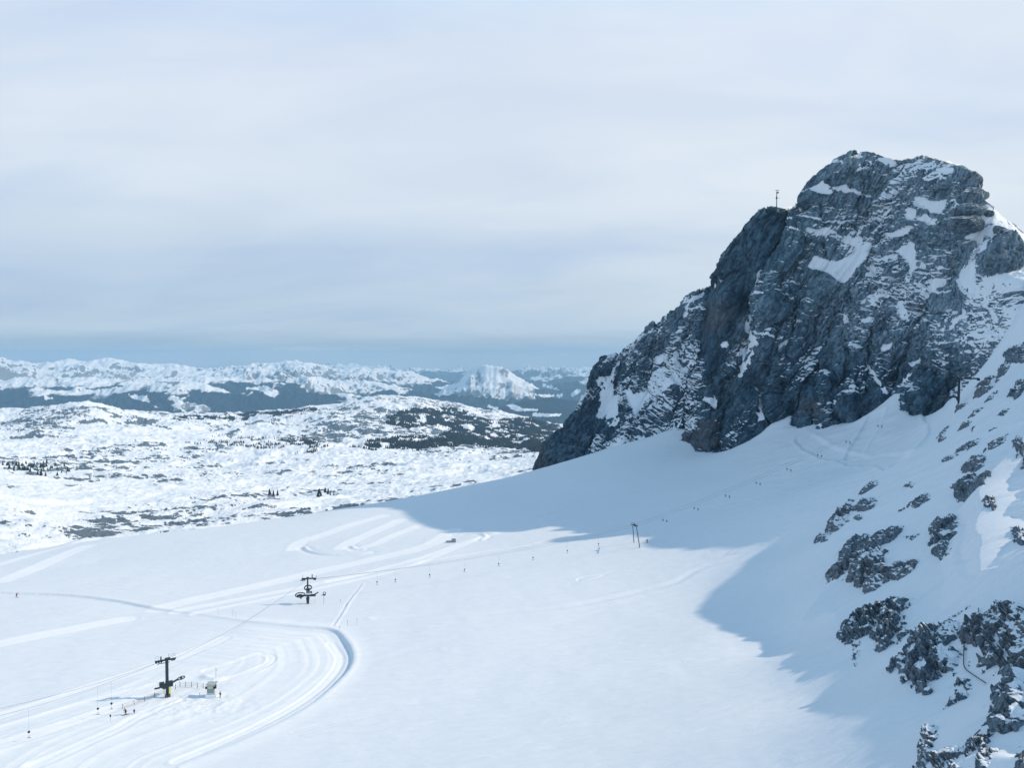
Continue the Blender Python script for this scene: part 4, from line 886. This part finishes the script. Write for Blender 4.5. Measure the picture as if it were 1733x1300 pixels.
g.box(L(3.4, .3, 4.08), (.4, .4, .35), A); g.build('spokes', M_STEEL, w)
MB().box(L(.55, -.45, 1.75), (.42, .3, 1.5), A).build('warning_board', M_YEL, P1)
MB().box(L(.42, -.4, .55), (.5, .4, .7), A).build('cabinet', M_STEEL2, P1)
g = MB()
for k in range(16): g.tube([L(.34, -.18, .6 + k * .52), L(.34, .18, .6 + k * .52)], .02, 4)
g.tube([L(.36, -.18, .4), L(.36, -.18, 9)], .02, 4); g.tube([L(.36, .18, .4), L(.36, .18, 9)], .02, 4); g.build('ladder', M_STEEL2, P1)
TOP1 = B1 + L(0, 0, 9.4)

# --- second pylon
B2 = gp(521, 1023); dB, sB, _ = axes((1, .12)); AB = (dB, sB, ZU); LB = lambda x, y, z: dB * x + sB * y + ZU * z
k2 = B2.y / 292.0
P2 = thing('ski_lift_pylon', B2, 'dark lift pylon with two wheels and wide low arm in the middle of the glacier', 'lift pylon', 'drag lift pylons on the glacier')
MB().tube([LB(0, 0, -.3), LB(0, 0, 2.2)], .36, 10, .62).tube([LB(0, 0, 2.2), LB(0, 0, 9.2)], .32, 10, .24).build('mast', M_STEEL, P2)
MB().box(LB(.4, 0, 8.8), (4.9, .4, .42), AB).box(LB(-1.8, -.5, 8.35), (1.3, .3, .26), AB).box(LB(0, 0, 9.1), (.7, .6, .4), AB).build('crossarm', M_STEEL, P2)
MB().box(LB(1.55, 0, 9.6), (.28, .28, 1.3), AB).build('fitting', M_STEEL, P2)
pass; 
for a_, b_, c_, r_ in ((-1.7, 8.9, 10.2, .05), (2.9, 8.9, 9.9, .06)): MB().tube([LB(a_, .2, b_), LB(a_, .2, c_)], r_, 5).build('railing', M_STEEL2, P2)
for xx in (-1.6, -1.0, 2.2, 2.7): MB().disc(LB(xx, -.3, 8.5), sB, .26, .14, 14).build('sheave', M_STEEL, P2)
MB().disc(LB(.1, 0, 5.6), LB(0, -.45, 1), 1.35, .32, 26, hole=.28).build('drive_wheel', M_STEEL, P2)
MB().box(LB(.1, 0, 4.6), (1.15, .9, 1.6), AB).build('gearbox', simple('teal_grey_metal', (.09, .16, .17), .6, .2), P2)
MB().box(LB(.25, -.5, 3.55), (1.6, .25, .5), AB).build('white_band', M_WHITE, P2)
MB().box(LB(1.15, -.1, 4.0), (.6, .5, .7), AB).build('motor', simple('dark_red_paint', (.09, .012, .018), .6), P2)
w = MB().disc(LB(-2.6, 0, 3.15), LB(0, -.25, 1), 1.75, .22, 28, hole=.25).build('bullwheel', M_STEEL, P2)
g = MB()
for k in range(6):
    a = k * math.pi / 3; g.tube([LB(-2.6, 0, 3.15), LB(-2.6 + 1.6 * math.cos(a), 1.6 * math.sin(a), 3.15 + .38 * math.sin(a))], .07, 5)
g.disc(LB(-2.6, 0, 3.1), ZU, .4, .5, 12); g.build('spokes', M_STEEL, w)
MB().box(LB(-.9, 0, 2.85), (5.6, .55, .45), AB).box(LB(1.4, 0, 2.9), (2.6, .6, .7), AB).tube([LB(2.2, 0, 3.1), LB(3.6, 0, 3.9)], .2, 8).build('low_arm', M_STEEL, P2)
MB().tube([LB(-2.3, -.3, 3.0), LB(-2.3, -.3, 1.9)], .28, 8).build('counterweight', M_STEEL2, P2)
TOP2 = B2 + LB(.2, 0, 8.9)
# the small upright control frame beside it
b = gp(548, 1023); T = thing('control_frame', b, 'small black frame with a round opening on a post beside the middle lift pylon', 'control frame')
MB().tube([(0, 0, -.2), (0, 0, 2.9)], .05, 6).tube([(0, 0, 2.9), (.5, 0, 3.1)], .05, 6).build('post', M_STEEL2, T)
MB().box((-.35, 0, 3.1), (1.1, .12, .16)).disc((.2, 0, 3.75), (0, 1, 0), .52, .16, 18, hole=.2).box((.2, 0, 3.15), (.9, .2, .35)).build('frame', M_BLACK, T)

# --- two legged pylon
la, lb = gp(1073, 920), gp(1083, 928)
mid = (la + lb) / 2; P3 = thing('ski_lift_pylon', mid, 'slim two legged lift pylon standing where sun meets the mountain shade', 'lift pylon', 'drag lift pylons on the glacier')
ta = Vector(at(1070.8, 889, la.y).tolist()); tb = Vector(at(1077.0, 891, lb.y).tolist())
MB().tube([la - ZU * .5 - mid, ta - mid], .17, 8, .13).build('leg', M_STEEL, P3)
MB().tube([lb - ZU * .5 - mid, tb - mid], .18, 8, .14).build('leg', M_STEEL, P3)
dC, sC, _ = axes(tuple((tb - ta).to_2d().to_tuple()) if (tb - ta).length > .2 else (1, 0)); tm = (ta + tb) / 2 - mid; AC = (dC, sC, ZU)
MB().tube([ta - mid - dC * .6 + ZU * .1, tb - mid + dC * .6 - ZU * .1], .16, 8).box(tm + ZU * .3, (1.6, .7, .6), AC).build('crossarm', M_STEEL, P3)
for q in (ta, tb):
    for s_ in (-.5, 0, .5): MB().disc(q - mid + sC * s_ - dC * .45 + ZU * .1, dC, .24, .12, 12).build('sheave', M_STEEL2, P3)
MB().box(ta - mid + ZU * .9, (1.6, .12, .12)).build('walkway', M_STEEL2, P3); MB().box(tb - mid + ZU * .75, (1.3, .1, .1)).build('walkway', M_STEEL2, P3); MB().tube([tm, tm + ZU * 1.3], .05, 5).build('antenna', M_STEEL2, P3)
TOP3 = (ta + tb) / 2 + ZU * .2

# --- upper pylon at the foot of the rocks
B4 = gp(1622, 686); P4 = thing('ski_lift_pylon', B4, 'black top pylon with low side arm at the foot of the rock face', 'lift pylon', 'drag lift pylons on the glacier')
MB().tube([(0, 0, -.8), (0, 0, 2.6)], .2, 10, .5).tube([(0, 0, 2.6), (.15, 0, 11.3)], .52, 10, .42).build('mast', M_STEEL, P4)
MB().box((3.2, -.3, 11.3), (8.6, .5, .6)).box((.1, 0, 11.5), (1.6, .6, .5)).build('crossarm', M_STEEL, P4)
MB().box((7.2, -.3, 10.9), (1.1, .5, .9)).build('counterweight', M_STEEL, P4)
MB().tube([(-.2, 0, 2.4), (-.9, 0, 3.6), (-2.5, 0, 3.75), (-4.6, 0, 3.5), (-8.0, 0, 2.7)], .50, 8, .22).build('low_arm', M_STEEL, P4)
g = MB()
for xx in (-6.8, -6.0, -5.2): g.tube([(xx, .3, 3.3), (xx, .3, 4.5)], .05, 5)
g.tube([(-6.9, .3, 4.4), (-5.1, .3, 4.5)], .05, 5).tube([(-6.3, 0, 3.0), (-6.3, 0, 1.6)], .12, 6); g.build('railing', M_STEEL2, P4); P4.rotation_euler = (0, 0, -0.25)
TOP4 = B4 + Vector((-.4, 0, 11.2)) 

# --- ropes
def sag(a, b, s, n=14): return [a.lerp(b, t) - ZU * (4 * s * t * (1 - t)) for t in [k / n for k in range(n + 1)]]
def rope(pts, label, r=.045, name='tow_rope', mat=None, group='steel ropes of the drag lifts'):
    o = MB().tube(pts, r, 5).build(name, mat or M_ROPE, None, org=pts[0], smooth=True); return setp(o, label, 'cable', group)
e1 = Vector(at(-60, 1212, 178).tolist()); e2 = Vector(at(-60, 1226, 175).tolist())
R0 = sag(TOP1 + L(-2.2, -.3, -.2), e1, 1.0); rope(R0, 'upper thin steel rope leading out of the picture from the hut side pylon', .03)
R0b = sag(TOP1 + L(-2.2, .5, -.5), e2, 1.2); rope(R0b, 'lower thin steel rope leading out of the picture from the hut side pylon', .03)
rope(sag(TOP1 + L(1.7, 0, 0), TOP2, 1.6), 'thin steel rope between the hut side pylon and the two wheel pylon', .03)
UP = Vector((.6, -2.6, 0))
RA = sag(TOP2 + LB(2.4, 0, -.3), TOP3 - UP * .4, 2.0, 30) + sag(TOP3 - UP * .4, TOP4 - UP * .4, 3.5, 40)[1:]
RB = sag(TOP2 + LB(2.2, .4, -.3), TOP3 + UP * .4 - ZU * .3, 2.2, 30) + sag(TOP3 + UP * .4 - ZU * .3, TOP4 + UP * .4, 3.7, 40)[1:]
rope(RA, 'far tow rope running past the two legged pylon up to the rocks', .028); rope(RB, 'near tow rope running past the two legged pylon up to the rocks', .028)

# --- tow bar hangers along the rope
def make_hanger(drop):
    t = thing('tow_bar', (0, 0, 0), 'x', 'tow bar', 'tow bars hanging along the lift rope')
    MB().tube([(0, 0, 0), (0, 0, -drop * .78)], .012, 4).build('stem', M_STEEL, t)
    MB().disc((0, 0, -drop * .8), (0, 1, 0), .26, .2, 12).build('spring_drum', M_BLACK, t)
    MB().tube([(0, 0, -drop * .8), (.05, 0, -drop * .92)], .018, 4).build('cord', M_ROPE, t)
    MB().tube([(-.45, 0, -drop), (.45, 0, -drop)], .05, 6).tube([(.05, 0, -drop * .92), (0, 0, -drop)], .045, 5).build('bar', M_BLACK, t)
    return t
PROTO = {}
def hanger(px, drop, line, label):
    best = min(range(len(line) - 1), key=lambda i: abs(proj(np.array(line[i].lerp(line[i + 1], .5)))[0] - px))
    a, b2 = line[best], line[best + 1]; xa, xb = proj(np.array(a))[0], proj(np.array(b2))[0]
    t = min(max((px - xa) / (xb - xa + 1e-9), 0), 1); p = a.lerp(b2, t)
    if drop not in PROTO: PROTO[drop] = o = make_hanger(drop)
    else:
        s = PROTO[drop]; o = s.copy(); C.objects.link(o)
        for ch in s.children:
            c = ch.copy(); C.objects.link(c); c.parent = o
    o.location = p; o['label'] = label
ords = ['first', 'second', 'third', 'fourth', 'fifth', 'sixth', 'seventh', 'eighth']
for k, px in enumerate((1013, 960, 902, 844, 786, 727, 669, 638)):
    hanger(px, 4.6, RB, ords[k] + ' tow bar from the two legged pylon, hanging over the sunlit snow')
for k, px in enumerate((1122, 1175, 1228, 1280, 1332, 1384, 1432, 1486, 1536)):
    nm = (ords + ['ninth'])[k]
    hanger(px, 2.9, RA, nm + ' tow bar of the far rope uphill from the two legged pylon'); hanger(px + 6.5, 2.9, RB, nm + ' tow bar of the near rope uphill from the two legged pylon')
for k, px in enumerate((188, 165, 48)): hanger(px, 6.6, R0b, ('tow bar hanging closest to the person near the fence', 'tow bar with hanging drum between fence end and picture edge', 'tow bar nearest the picture edge over the piste')[k])

# --- hut
BH = gp(357, 1181); T = thing('hut', BH, 'small pale lift operator hut with grey shutter and yellow band', 'hut')
w_ = 2.0
MB().box((0, .9, 1.55), (w_, 1.8, 3.3)).build('wall', M_HUT, T)
MB().box((0, .8, 3.36), (w_ + .35, 2.2, .16)).build('roof', simple('hut_roof', (.42, .47, .46), .7), T)
s_ = MB().box((-.1, -.03, 1.75), (1.6, .1, 1.0)).build('shutter', M_HBLUE, T)
MB().box((-.05, -.05, 2.62), (1.9, .12, .62)).build('yellow_band', simple('yellow_green_panel', (.55, .57, .34), .7), T)
for xx in (-1.12, .92): MB().box((xx, -.15, 2.6), (.42, .4, .5)).build('loudspeaker', M_BLACK, T)
MB().box((.0, -.2, .35), (w_ + .3, .8, .9)).build('snow_bank', M_SNOWCAP, T)
MB().tube([(1.0, .9, 3.3), (1.0, .9, 7.4)], .035, 6).tube([(1.0, .9, 6.6), (1.4, .9, 6.7)], .03, 5).build('antenna', M_STEEL2, T)
MB().box((1.25, 0, 2.9), (.26, .3, 1.0)).build('side_lamp', M_STEEL, T)

# --- fences
def fence(pts, label, h=1.1, gap=2.6, net=None, rails=3):
    P_ = [gp(*p) for p in pts]; t = thing('fence', P_[0], label, 'fence', 'fences around the lift station'); o0 = P_[0]
    seg = sum((P_[i + 1] - P_[i]).length for i in range(len(P_) - 1)); n = max(2, int(seg / gap)); Q = []
    for k in range(n + 1):
        d = seg * k / n
        for i in range(len(P_) - 1):
            l = (P_[i + 1] - P_[i]).length
            if d <= l + 1e-6: q = P_[i].lerp(P_[i + 1], d / l); break
            d -= l
        q.z = Z1(q.x, q.y); Q.append(q)
    for q in Q: MB().tube([q - o0 - ZU * .3, q - o0 + ZU * (h + .12)], .06, 6).build('post', M_STEEL2, t)
    g = MB()
    for r_ in range(rails): g.tube([q - o0 + ZU * (h * (r_ + 1) / rails) for q in Q], .02, 4)
    if net:
        for i in range(len(Q) - 1):
            for k in range(1, 9): p = Q[i].lerp(Q[i + 1], k / 9) - o0; g.tube([p + ZU * .05, p + ZU * h], .014, 4)
    g.build('net' if net else 'rail', net or M_ROPE, t)
fence([(207,1200),(225,1195),(250,1186),(278,1175)], 'low netted fence running down from the hut side pylon towards the skier', 1.1, 2.4, M_NET)
fence([(297,1167),(306,1162),(318,1163),(344,1166)], 'thin post fence between the hut side pylon and the hut', 1.25, 1.6)
# boarding ramp of snow boards near the pylon foot
# --- poles and little signs
def pole(px, py, h, label, top=None, mat=None, r=.025):
    b = gp(px, py); t = thing('marker_pole', b, label, 'pole', 'marker poles on the snow')
    MB().tube([(0, 0, -.4), (.02, 0, h)], r, 6).build('shaft', mat or M_WOOD, t)
    if top == 'board': MB().box((0, -.04, h - .25), (.34, .05, .5)).build('board', M_BLACK, t)
    if top == 'flag': MB().box((.22, 0, h - .18), (.42, .03, .3)).build('flag', M_RED, t)
    if top == 'tip': MB().tube([(.02, 0, h - .5), (.02, 0, h)], r * 2.2, 6).build('tip', M_BLACK, t)
    return t
pole(187, 1222, 1.6, 'marker pole with dark board left of the skier, beside the piste', 'board')
pole(227, 1209, .9, 'short dark stake beside the person on skis', 'tip', M_BLACK, .09)
pole(588, 1060, 2.0, 'tallest thin pole beside the bend of the pisted road', 'tip'); pole(575, 1066, 1.2, 'short thin pole nearest the bend of the pisted road', 'tip'); pole(604, 1057, 2.2, 'thin pole farthest out on the snow from the road bend', 'tip')
pole(369, 1042, 2.4, 'thin pole nearest the picture edge above the road bank', None); pole(394, 1044, 2.2, 'thin pole between the yellow mat and the road bank end', None); pole(399, 1046, 2.0, 'second thin pole beside the yellow mat', None)
pole(576, 1021, 1.3, 'short pole between middle pylon and snow ridge', 'tip'); pole(533, 1024, 1.7, 'slim pole right at the foot of the middle pylon', None)
for k, (px, py) in enumerate(((338, 1182), (372, 1182))): pole(px, py, 1.3, ('small pole on the pylon side of the hut', 'small pole on the far side of the hut')[k], 'tip')
b = gp(424, 1038); o = MB().box((0, 0, .45), (1.6, .5, .9)).box((0, -.1, .95), (1.5, .35, .15)).build('safety_mat', M_YEL, None, org=b); setp(o, 'small yellow safety mat standing on the snow above the road', 'mat')
b = gp(768, 918); T = thing('snow_capped_box', b, 'grey half buried box with a snow cap on the glacier flat', 'box')
MB().box((0, 0, .9), (1.9, 1.6, 1.9)).build('housing', simple('frosted_grey_metal', (.25, .29, .33), .7), T); MB().box((0, 0, 1.95), (2.1, 1.8, .3)).build('snow_cap', M_SNOWCAP, T); MB().box((-2.2, -.3, .3), (3.0, 1.4, .7)).build('plinth', simple('grey_concrete', (.3, .33, .36), .9), T)
b = gp(1010, 945)
# --- summit mast and cairn
def wall_at(px, py):
    X_, Y_ = proj(WALLP); i = np.argmin((X_ - px) ** 2 + (Y_ - py) ** 2 + 1e9 * (WALLP[..., 1] < 100)); return Vector(WALLP.reshape(-1, 3)[i].tolist())
b = wall_at(1314, 352); T = thing('radio_mast', b, 'slender grey mast on the shoulder of the rock mountain', 'mast'); H_ = 30 / F * b.y
MB().tube([(0, 0, -3), (0, 0, H_ * .9)], .34, 8, .26).build('pole', M_STEEL2, T)
MB().box((.3, 0, H_), (2.4, .3, .35)).tube([(0, 0, H_ * .9), (0, 0, H_)], .1, 6).build('top_bar', M_STEEL2, T)
MB().box((.5, 0, H_ * .88), (1.6, .6, .8)).build('antenna', M_STEEL, T); MB().box((-.1, 0, H_ * .58), (.9, .8, 1.1)).build('junction_box', M_STEEL, T); MB().tube([(0, 0, H_ * .58), (2.2, 0, H_ * .58)], .08, 6).build('arm', M_STEEL2, T)
b = wall_at(1460, 256); o = MB().tube([(0, 0, -1), (0, 0, 1.6)], 1.0, 7, .25).box((0, 0, 2.0), (.9, .3, .25)).tube([(0, 0, 1.5), (0, 0, 2.8)], .12, 5).build('summit_cairn', M_STEEL2, None, org=b); setp(o, 'tiny stone cairn with a cross on the very top of the mountain', 'cairn')

# --- boulders and blocks on the mountain's shoulder
def boulder(px, py, wpx, hpx, tilt, label, seed, group, push=0.0):
    c = wall_at(px, py); rx, rz = wpx / 2 / F * c.y, hpx / 2 / F * c.y; n1, n2 = 110, 160
    th = np.linspace(0.001, math.pi - .001, n1)[:, None]; ph = np.linspace(0, 2 * math.pi, n2)[None, :]
    x = np.sin(th) * np.cos(ph); y = np.sin(th) * np.sin(ph); z = np.cos(th) * np.ones_like(ph)
    rng = np.random.default_rng(seed); s = np.full(x.shape, 9.0)
    for _ in range(15):                                            # angular: the cut of many flat faces
        v = rng.normal(size=3); v /= np.linalg.norm(v); s = np.minimum(s, rng.uniform(.78, 1.0) / np.maximum(x * v[0] + y * v[1] + z * v[2], 1e-3))
    s = np.minimum(s, 1.15); s = s + 0.11 * fbm(x * 4, y * 4, z * 5, oct=6, gain=.65, seed=seed, ridged=True) - 0.12 * np.exp(-np.abs(fbm(x * 2.6, y * 2.6, z * 4, oct=3, seed=seed + 1)) / .05)
    X, Z = x * s * rx, z * s * rz; Y = y * s * rx * .8
    ca, sa = math.cos(tilt), math.sin(tilt); P = np.stack([X * ca - Z * sa, Y, X * sa + Z * ca], -1)
    gn = grid_normals(P); gn = np.where(np.sum(gn * P, -1, keepdims=True) < 0, -gn, gn)
    snow = sstep(0.45, 0.8, gn[..., 2] + 0.25 * fbm(X / 2, Y / 2, Z / 2, oct=3, seed=seed + 2)) * 0.66
    o = mesh_obj('boulder', P.reshape(-1, 3), grid_faces(n1, n2), M_WALL, smooth=True, attrs={'snow': snow, 'dust': np.full(snow.shape, .35), 'warm': np.full(snow.shape, .08)})
    o.location = (c.x, c.y - push, c.z); setp(o, label, 'boulder', group)
GB = 'boulders and blocks on the shoulder of the mountain'
boulder(1694, 438, 62, 88, -.35, 'huge leaning boulder with a snowy top at the picture edge of the mountain shoulder', 3, GB, 4)
boulder(1690, 393, 30, 13, -.5, 'long low boulder in the sunlit snow above the huge leaning one', 5, GB, 2)
boulder(1672, 362, 15, 12, 0, 'small boulder in the sunlit snow beside the stacked blocks', 7, GB, 1)
boulder(1632, 381, 62, 28, .05, 'lowest and widest of the stacked dark blocks on the shoulder', 9, GB, 1)
boulder(1638, 357, 54, 24, -.05, 'second of the stacked dark blocks counted from the bottom', 11, GB, 1)
boulder(1644, 333, 44, 28, .1, 'third of the stacked dark blocks counted from the bottom', 13, GB, 1)
boulder(1644, 308, 34, 28, -.1, 'topmost of the stacked dark blocks close under the skyline', 15, GB, 1)
# --- black hoses over the rocks
def hose(pts, label, r=.09):
    P_ = [gp(*p) + ZU * .4 for p in pts]; P_ = [Vector(tuple(v)) for v in smooth_line(np.array([list(p) for p in P_]), 5)]
    o = MB().tube(P_, r, 7).build('pipe', M_BLACK, None, org=P_[0], smooth=True); setp(o, label, 'pipe', 'black pipes hanging over the rocky slope')
hose([(1656,1030),(1655,1044),(1643,1063),(1633,1085),(1631,1110),(1632,1130),(1645,1142),(1668,1157)], 'long bent black pipe draped down across the shattered crag')
hose([(1659,1227),(1649,1244),(1644,1262),(1637,1280)], 'short straight black pipe lying on the snow below the long bent one', .08)

# --- people
def person(name_label, base, face, jacket, trousers, h=1.76, stride=.18, lean=.12, poles=True, hat=None):
    """one continuous skinned body; clothes are its children"""
    f = Vector((face[0], face[1], 0)).normalized(); r_ = Vector((f.y, -f.x, 0)); k = h / 1.76
    def q(x, y, z): return (r_ * x + f * y + ZU * z) * k
    J = {}; E = []; R = []; V = []
    def add(nm, p, rad, par=None):
        J[nm] = len(V); V.append(p); R.append(rad * k)
        if par: E.append((J[par], J[nm]))
    add('pelvis', q(0, 0, .93), .15); add('waist', q(0, lean * .3, 1.08), .135, 'pelvis'); add('chest', q(0, lean * .7, 1.30), .165, 'waist'); add('neck', q(0, lean * .95, 1.50), .06, 'chest')
    add('jaw', q(0, lean + .03, 1.58), .075, 'neck'); add('head', q(0, lean + .02, 1.67), .10, 'jaw'); add('crown', q(0, lean, 1.74), .07, 'head'); add('nose', q(0, lean + .135, 1.635), .016, 'head')
    for s, nm in ((-1, 'l'), (1, 'r')):
        st = stride * s
        add('hip' + nm, q(.10 * s, 0, .88), .105, 'pelvis'); add('knee' + nm, q(.11 * s, st * .6 + .07, .50), .068, 'hip' + nm); add('ankle' + nm, q(.12 * s, st - .02, .10), .045, 'knee' + nm); add('toe' + nm, q(.13 * s, st + .17, .05), .045, 'ankle' + nm)
        add('sho' + nm, q(.20 * s, lean * .8, 1.41), .065, 'chest'); add('elb' + nm, q(.27 * s, lean * .5 + .05, 1.14), .048, 'sho' + nm); add('wri' + nm, q(.25 * s, lean + .27, 1.06), .032, 'elb' + nm); add('palm' + nm, q(.25 * s, lean + .34, 1.06), .034, 'wri' + nm)
        for j in range(4):
            L_ = (.055, .065, .06, .045)[j]; add('f%d%s' % (j, nm), q(.25 * s + (j - 1.5) * .019, lean + .34 + L_, 1.055), .009, 'palm' + nm); add('g%d%s' % (j, nm), q(.25 * s + (j - 1.5) * .017, lean + .33 + L_, 1.02), .008, 'f%d%s' % (j, nm))
        add('t' + nm, q(.25 * s - .04 * s, lean + .36, 1.045), .010, 'palm' + nm)
    def skin(name, keys, mat, grow, parent):
        ids = [J[x] for x in keys]; mp = {a: i for i, a in enumerate(ids)}
        me = bpy.data.meshes.new(name); me.from_pydata([tuple(V[a]) for a in ids], [(mp[a], mp[b_]) for a, b_ in E if a in mp and b_ in mp], []); me.update()
        o = bpy.data.objects.new(name, me); C.objects.link(o); m = o.modifiers.new('skin', 'SKIN')
        for a in ids:
            sv = me.skin_vertices[0].data[mp[a]]; sv.radius = (R[a] * grow, R[a] * grow); sv.use_root = (a == ids[0])
        o.modifiers.new('sub', 'SUBSURF').render_levels = 1
        dg = bpy.context.evaluated_depsgraph_get(); ev = o.evaluated_get(dg); m2 = bpy.data.meshes.new_from_object(ev); o.modifiers.clear(); o.data = m2; m2.materials.clear(); m2.materials.append(mat)
        for p in m2.polygons: p.use_smooth = True
        if parent: o.parent = parent
        return o
    body = skin('person', list(J), M_SKIN, 1.0, None); body.location = base; setp(body, name_label, 'person')
    skin('jacket', ['pelvis', 'waist', 'chest', 'shol', 'elbl', 'wril', 'shor', 'elbr', 'wrir'], jacket, 1.22, body)
    skin('trousers', ['pelvis', 'hipl', 'kneel', 'anklel', 'hipr', 'kneer', 'ankler'], trousers, 1.28, body)
    skin('helmet', ['head', 'crown'], hat or M_BLACK, 1.25, body)
    for nm in 'lr': skin('boot', ['ankle' + nm, 'toe' + nm], M_BLACK, 1.6, body)
    return body, f, r_, stride * k
def skis(base, f, r_, st, label):
    T = thing('pair_of_skis', base, label, 'skis')
    for s in (-1, 1):
        c = r_ * (.13 * s) + f * (st * s + .05); t = MB().box(c + ZU * .035, (1.5, .09, .035), (f, Vector((-f.y, f.x, 0)), ZU)).tube([c + f * .75 + ZU * .035, c + f * .95 + ZU * .14], .035, 6).build('ski', M_RED if s > 0 else M_BLACK, T)
def ski_poles(base, f, r_, label):
    T = thing('pair_of_ski_poles', base, label, 'ski poles')
    for s in (-1, 1):
        MB().tube([r_ * (.25 * s) + f * .46 + ZU * 1.12, r_ * (.32 * s) + f * .30], .012, 5).build('ski_pole', M_STEEL2, T)
def lay(p, nudge=.03): return Vector((p.x, p.y, p.z + nudge))
b = lay(gp(213, 1211)); pb, f, r_, st = person('person in dark clothes bending forward on skis by the end of the netted fence', b, (-.7, -.5), M_NAVY, M_NAVY, 1.8, .12, .26)
skis(b, f, r_, st, 'skis under the person by the netted fence'); ski_poles(b, f, r_, 'ski poles held by the person by the netted fence')
b = lay(gp(28, 1010)); pb, f, r_, st = person('skier with a red top gliding along the pisted road near the picture edge', b, (1, -.2), M_RED, M_NAVY, 1.8, .15, .2)
skis(b, f, r_, st, 'skis under the red topped skier on the road')
b = lay(gp(1095, 920)); pb, f, r_, st = person('dark dressed skier riding up beside the two legged pylon', b, (.9, .4), M_NAVY, M_NAVY, 1.8, .08, .0)
skis(b, f, r_, st, 'skis under the skier beside the two legged pylon')
b = lay(gp(373, 1181)); pb, f, r_, st = person('person in dark clothes standing beside the hut', b, (-1, -.2), M_NAVY, M_STEEL2, 1.75, .04, .03)
# ---------------------------------------------------------------- air
def build_haze():
    m = bpy.data.materials.new('haze'); m.use_nodes = True; nt = m.node_tree; nt.nodes.clear()
    out = nt.nodes.new('ShaderNodeOutputMaterial'); v = nt.nodes.new('ShaderNodeVolumePrincipled')
    v.inputs['Color'].default_value = (0.45, 0.735, 0.97, 1); v.inputs['Density'].default_value = 2.6e-5; v.inputs['Anisotropy'].default_value = 0.1
    nt.links.new(v.outputs[0], out.inputs['Volume'])
    x0, x1, y0, y1, z0, z1 = -52000, 52000, -300, 52500, -2600, 210
    V = [(x, y, z) for z in (z0, z1) for y in (y0, y1) for x in (x0, x1)]
    Fc = [(0, 2, 3, 1), (4, 5, 7, 6), (0, 1, 5, 4), (2, 6, 7, 3), (0, 4, 6, 2), (1, 3, 7, 5)]
    o = mesh_obj('haze', V, Fc, m); setp(o, kind='stuff', label='blue haze thickening towards the far mountains')
build_haze()
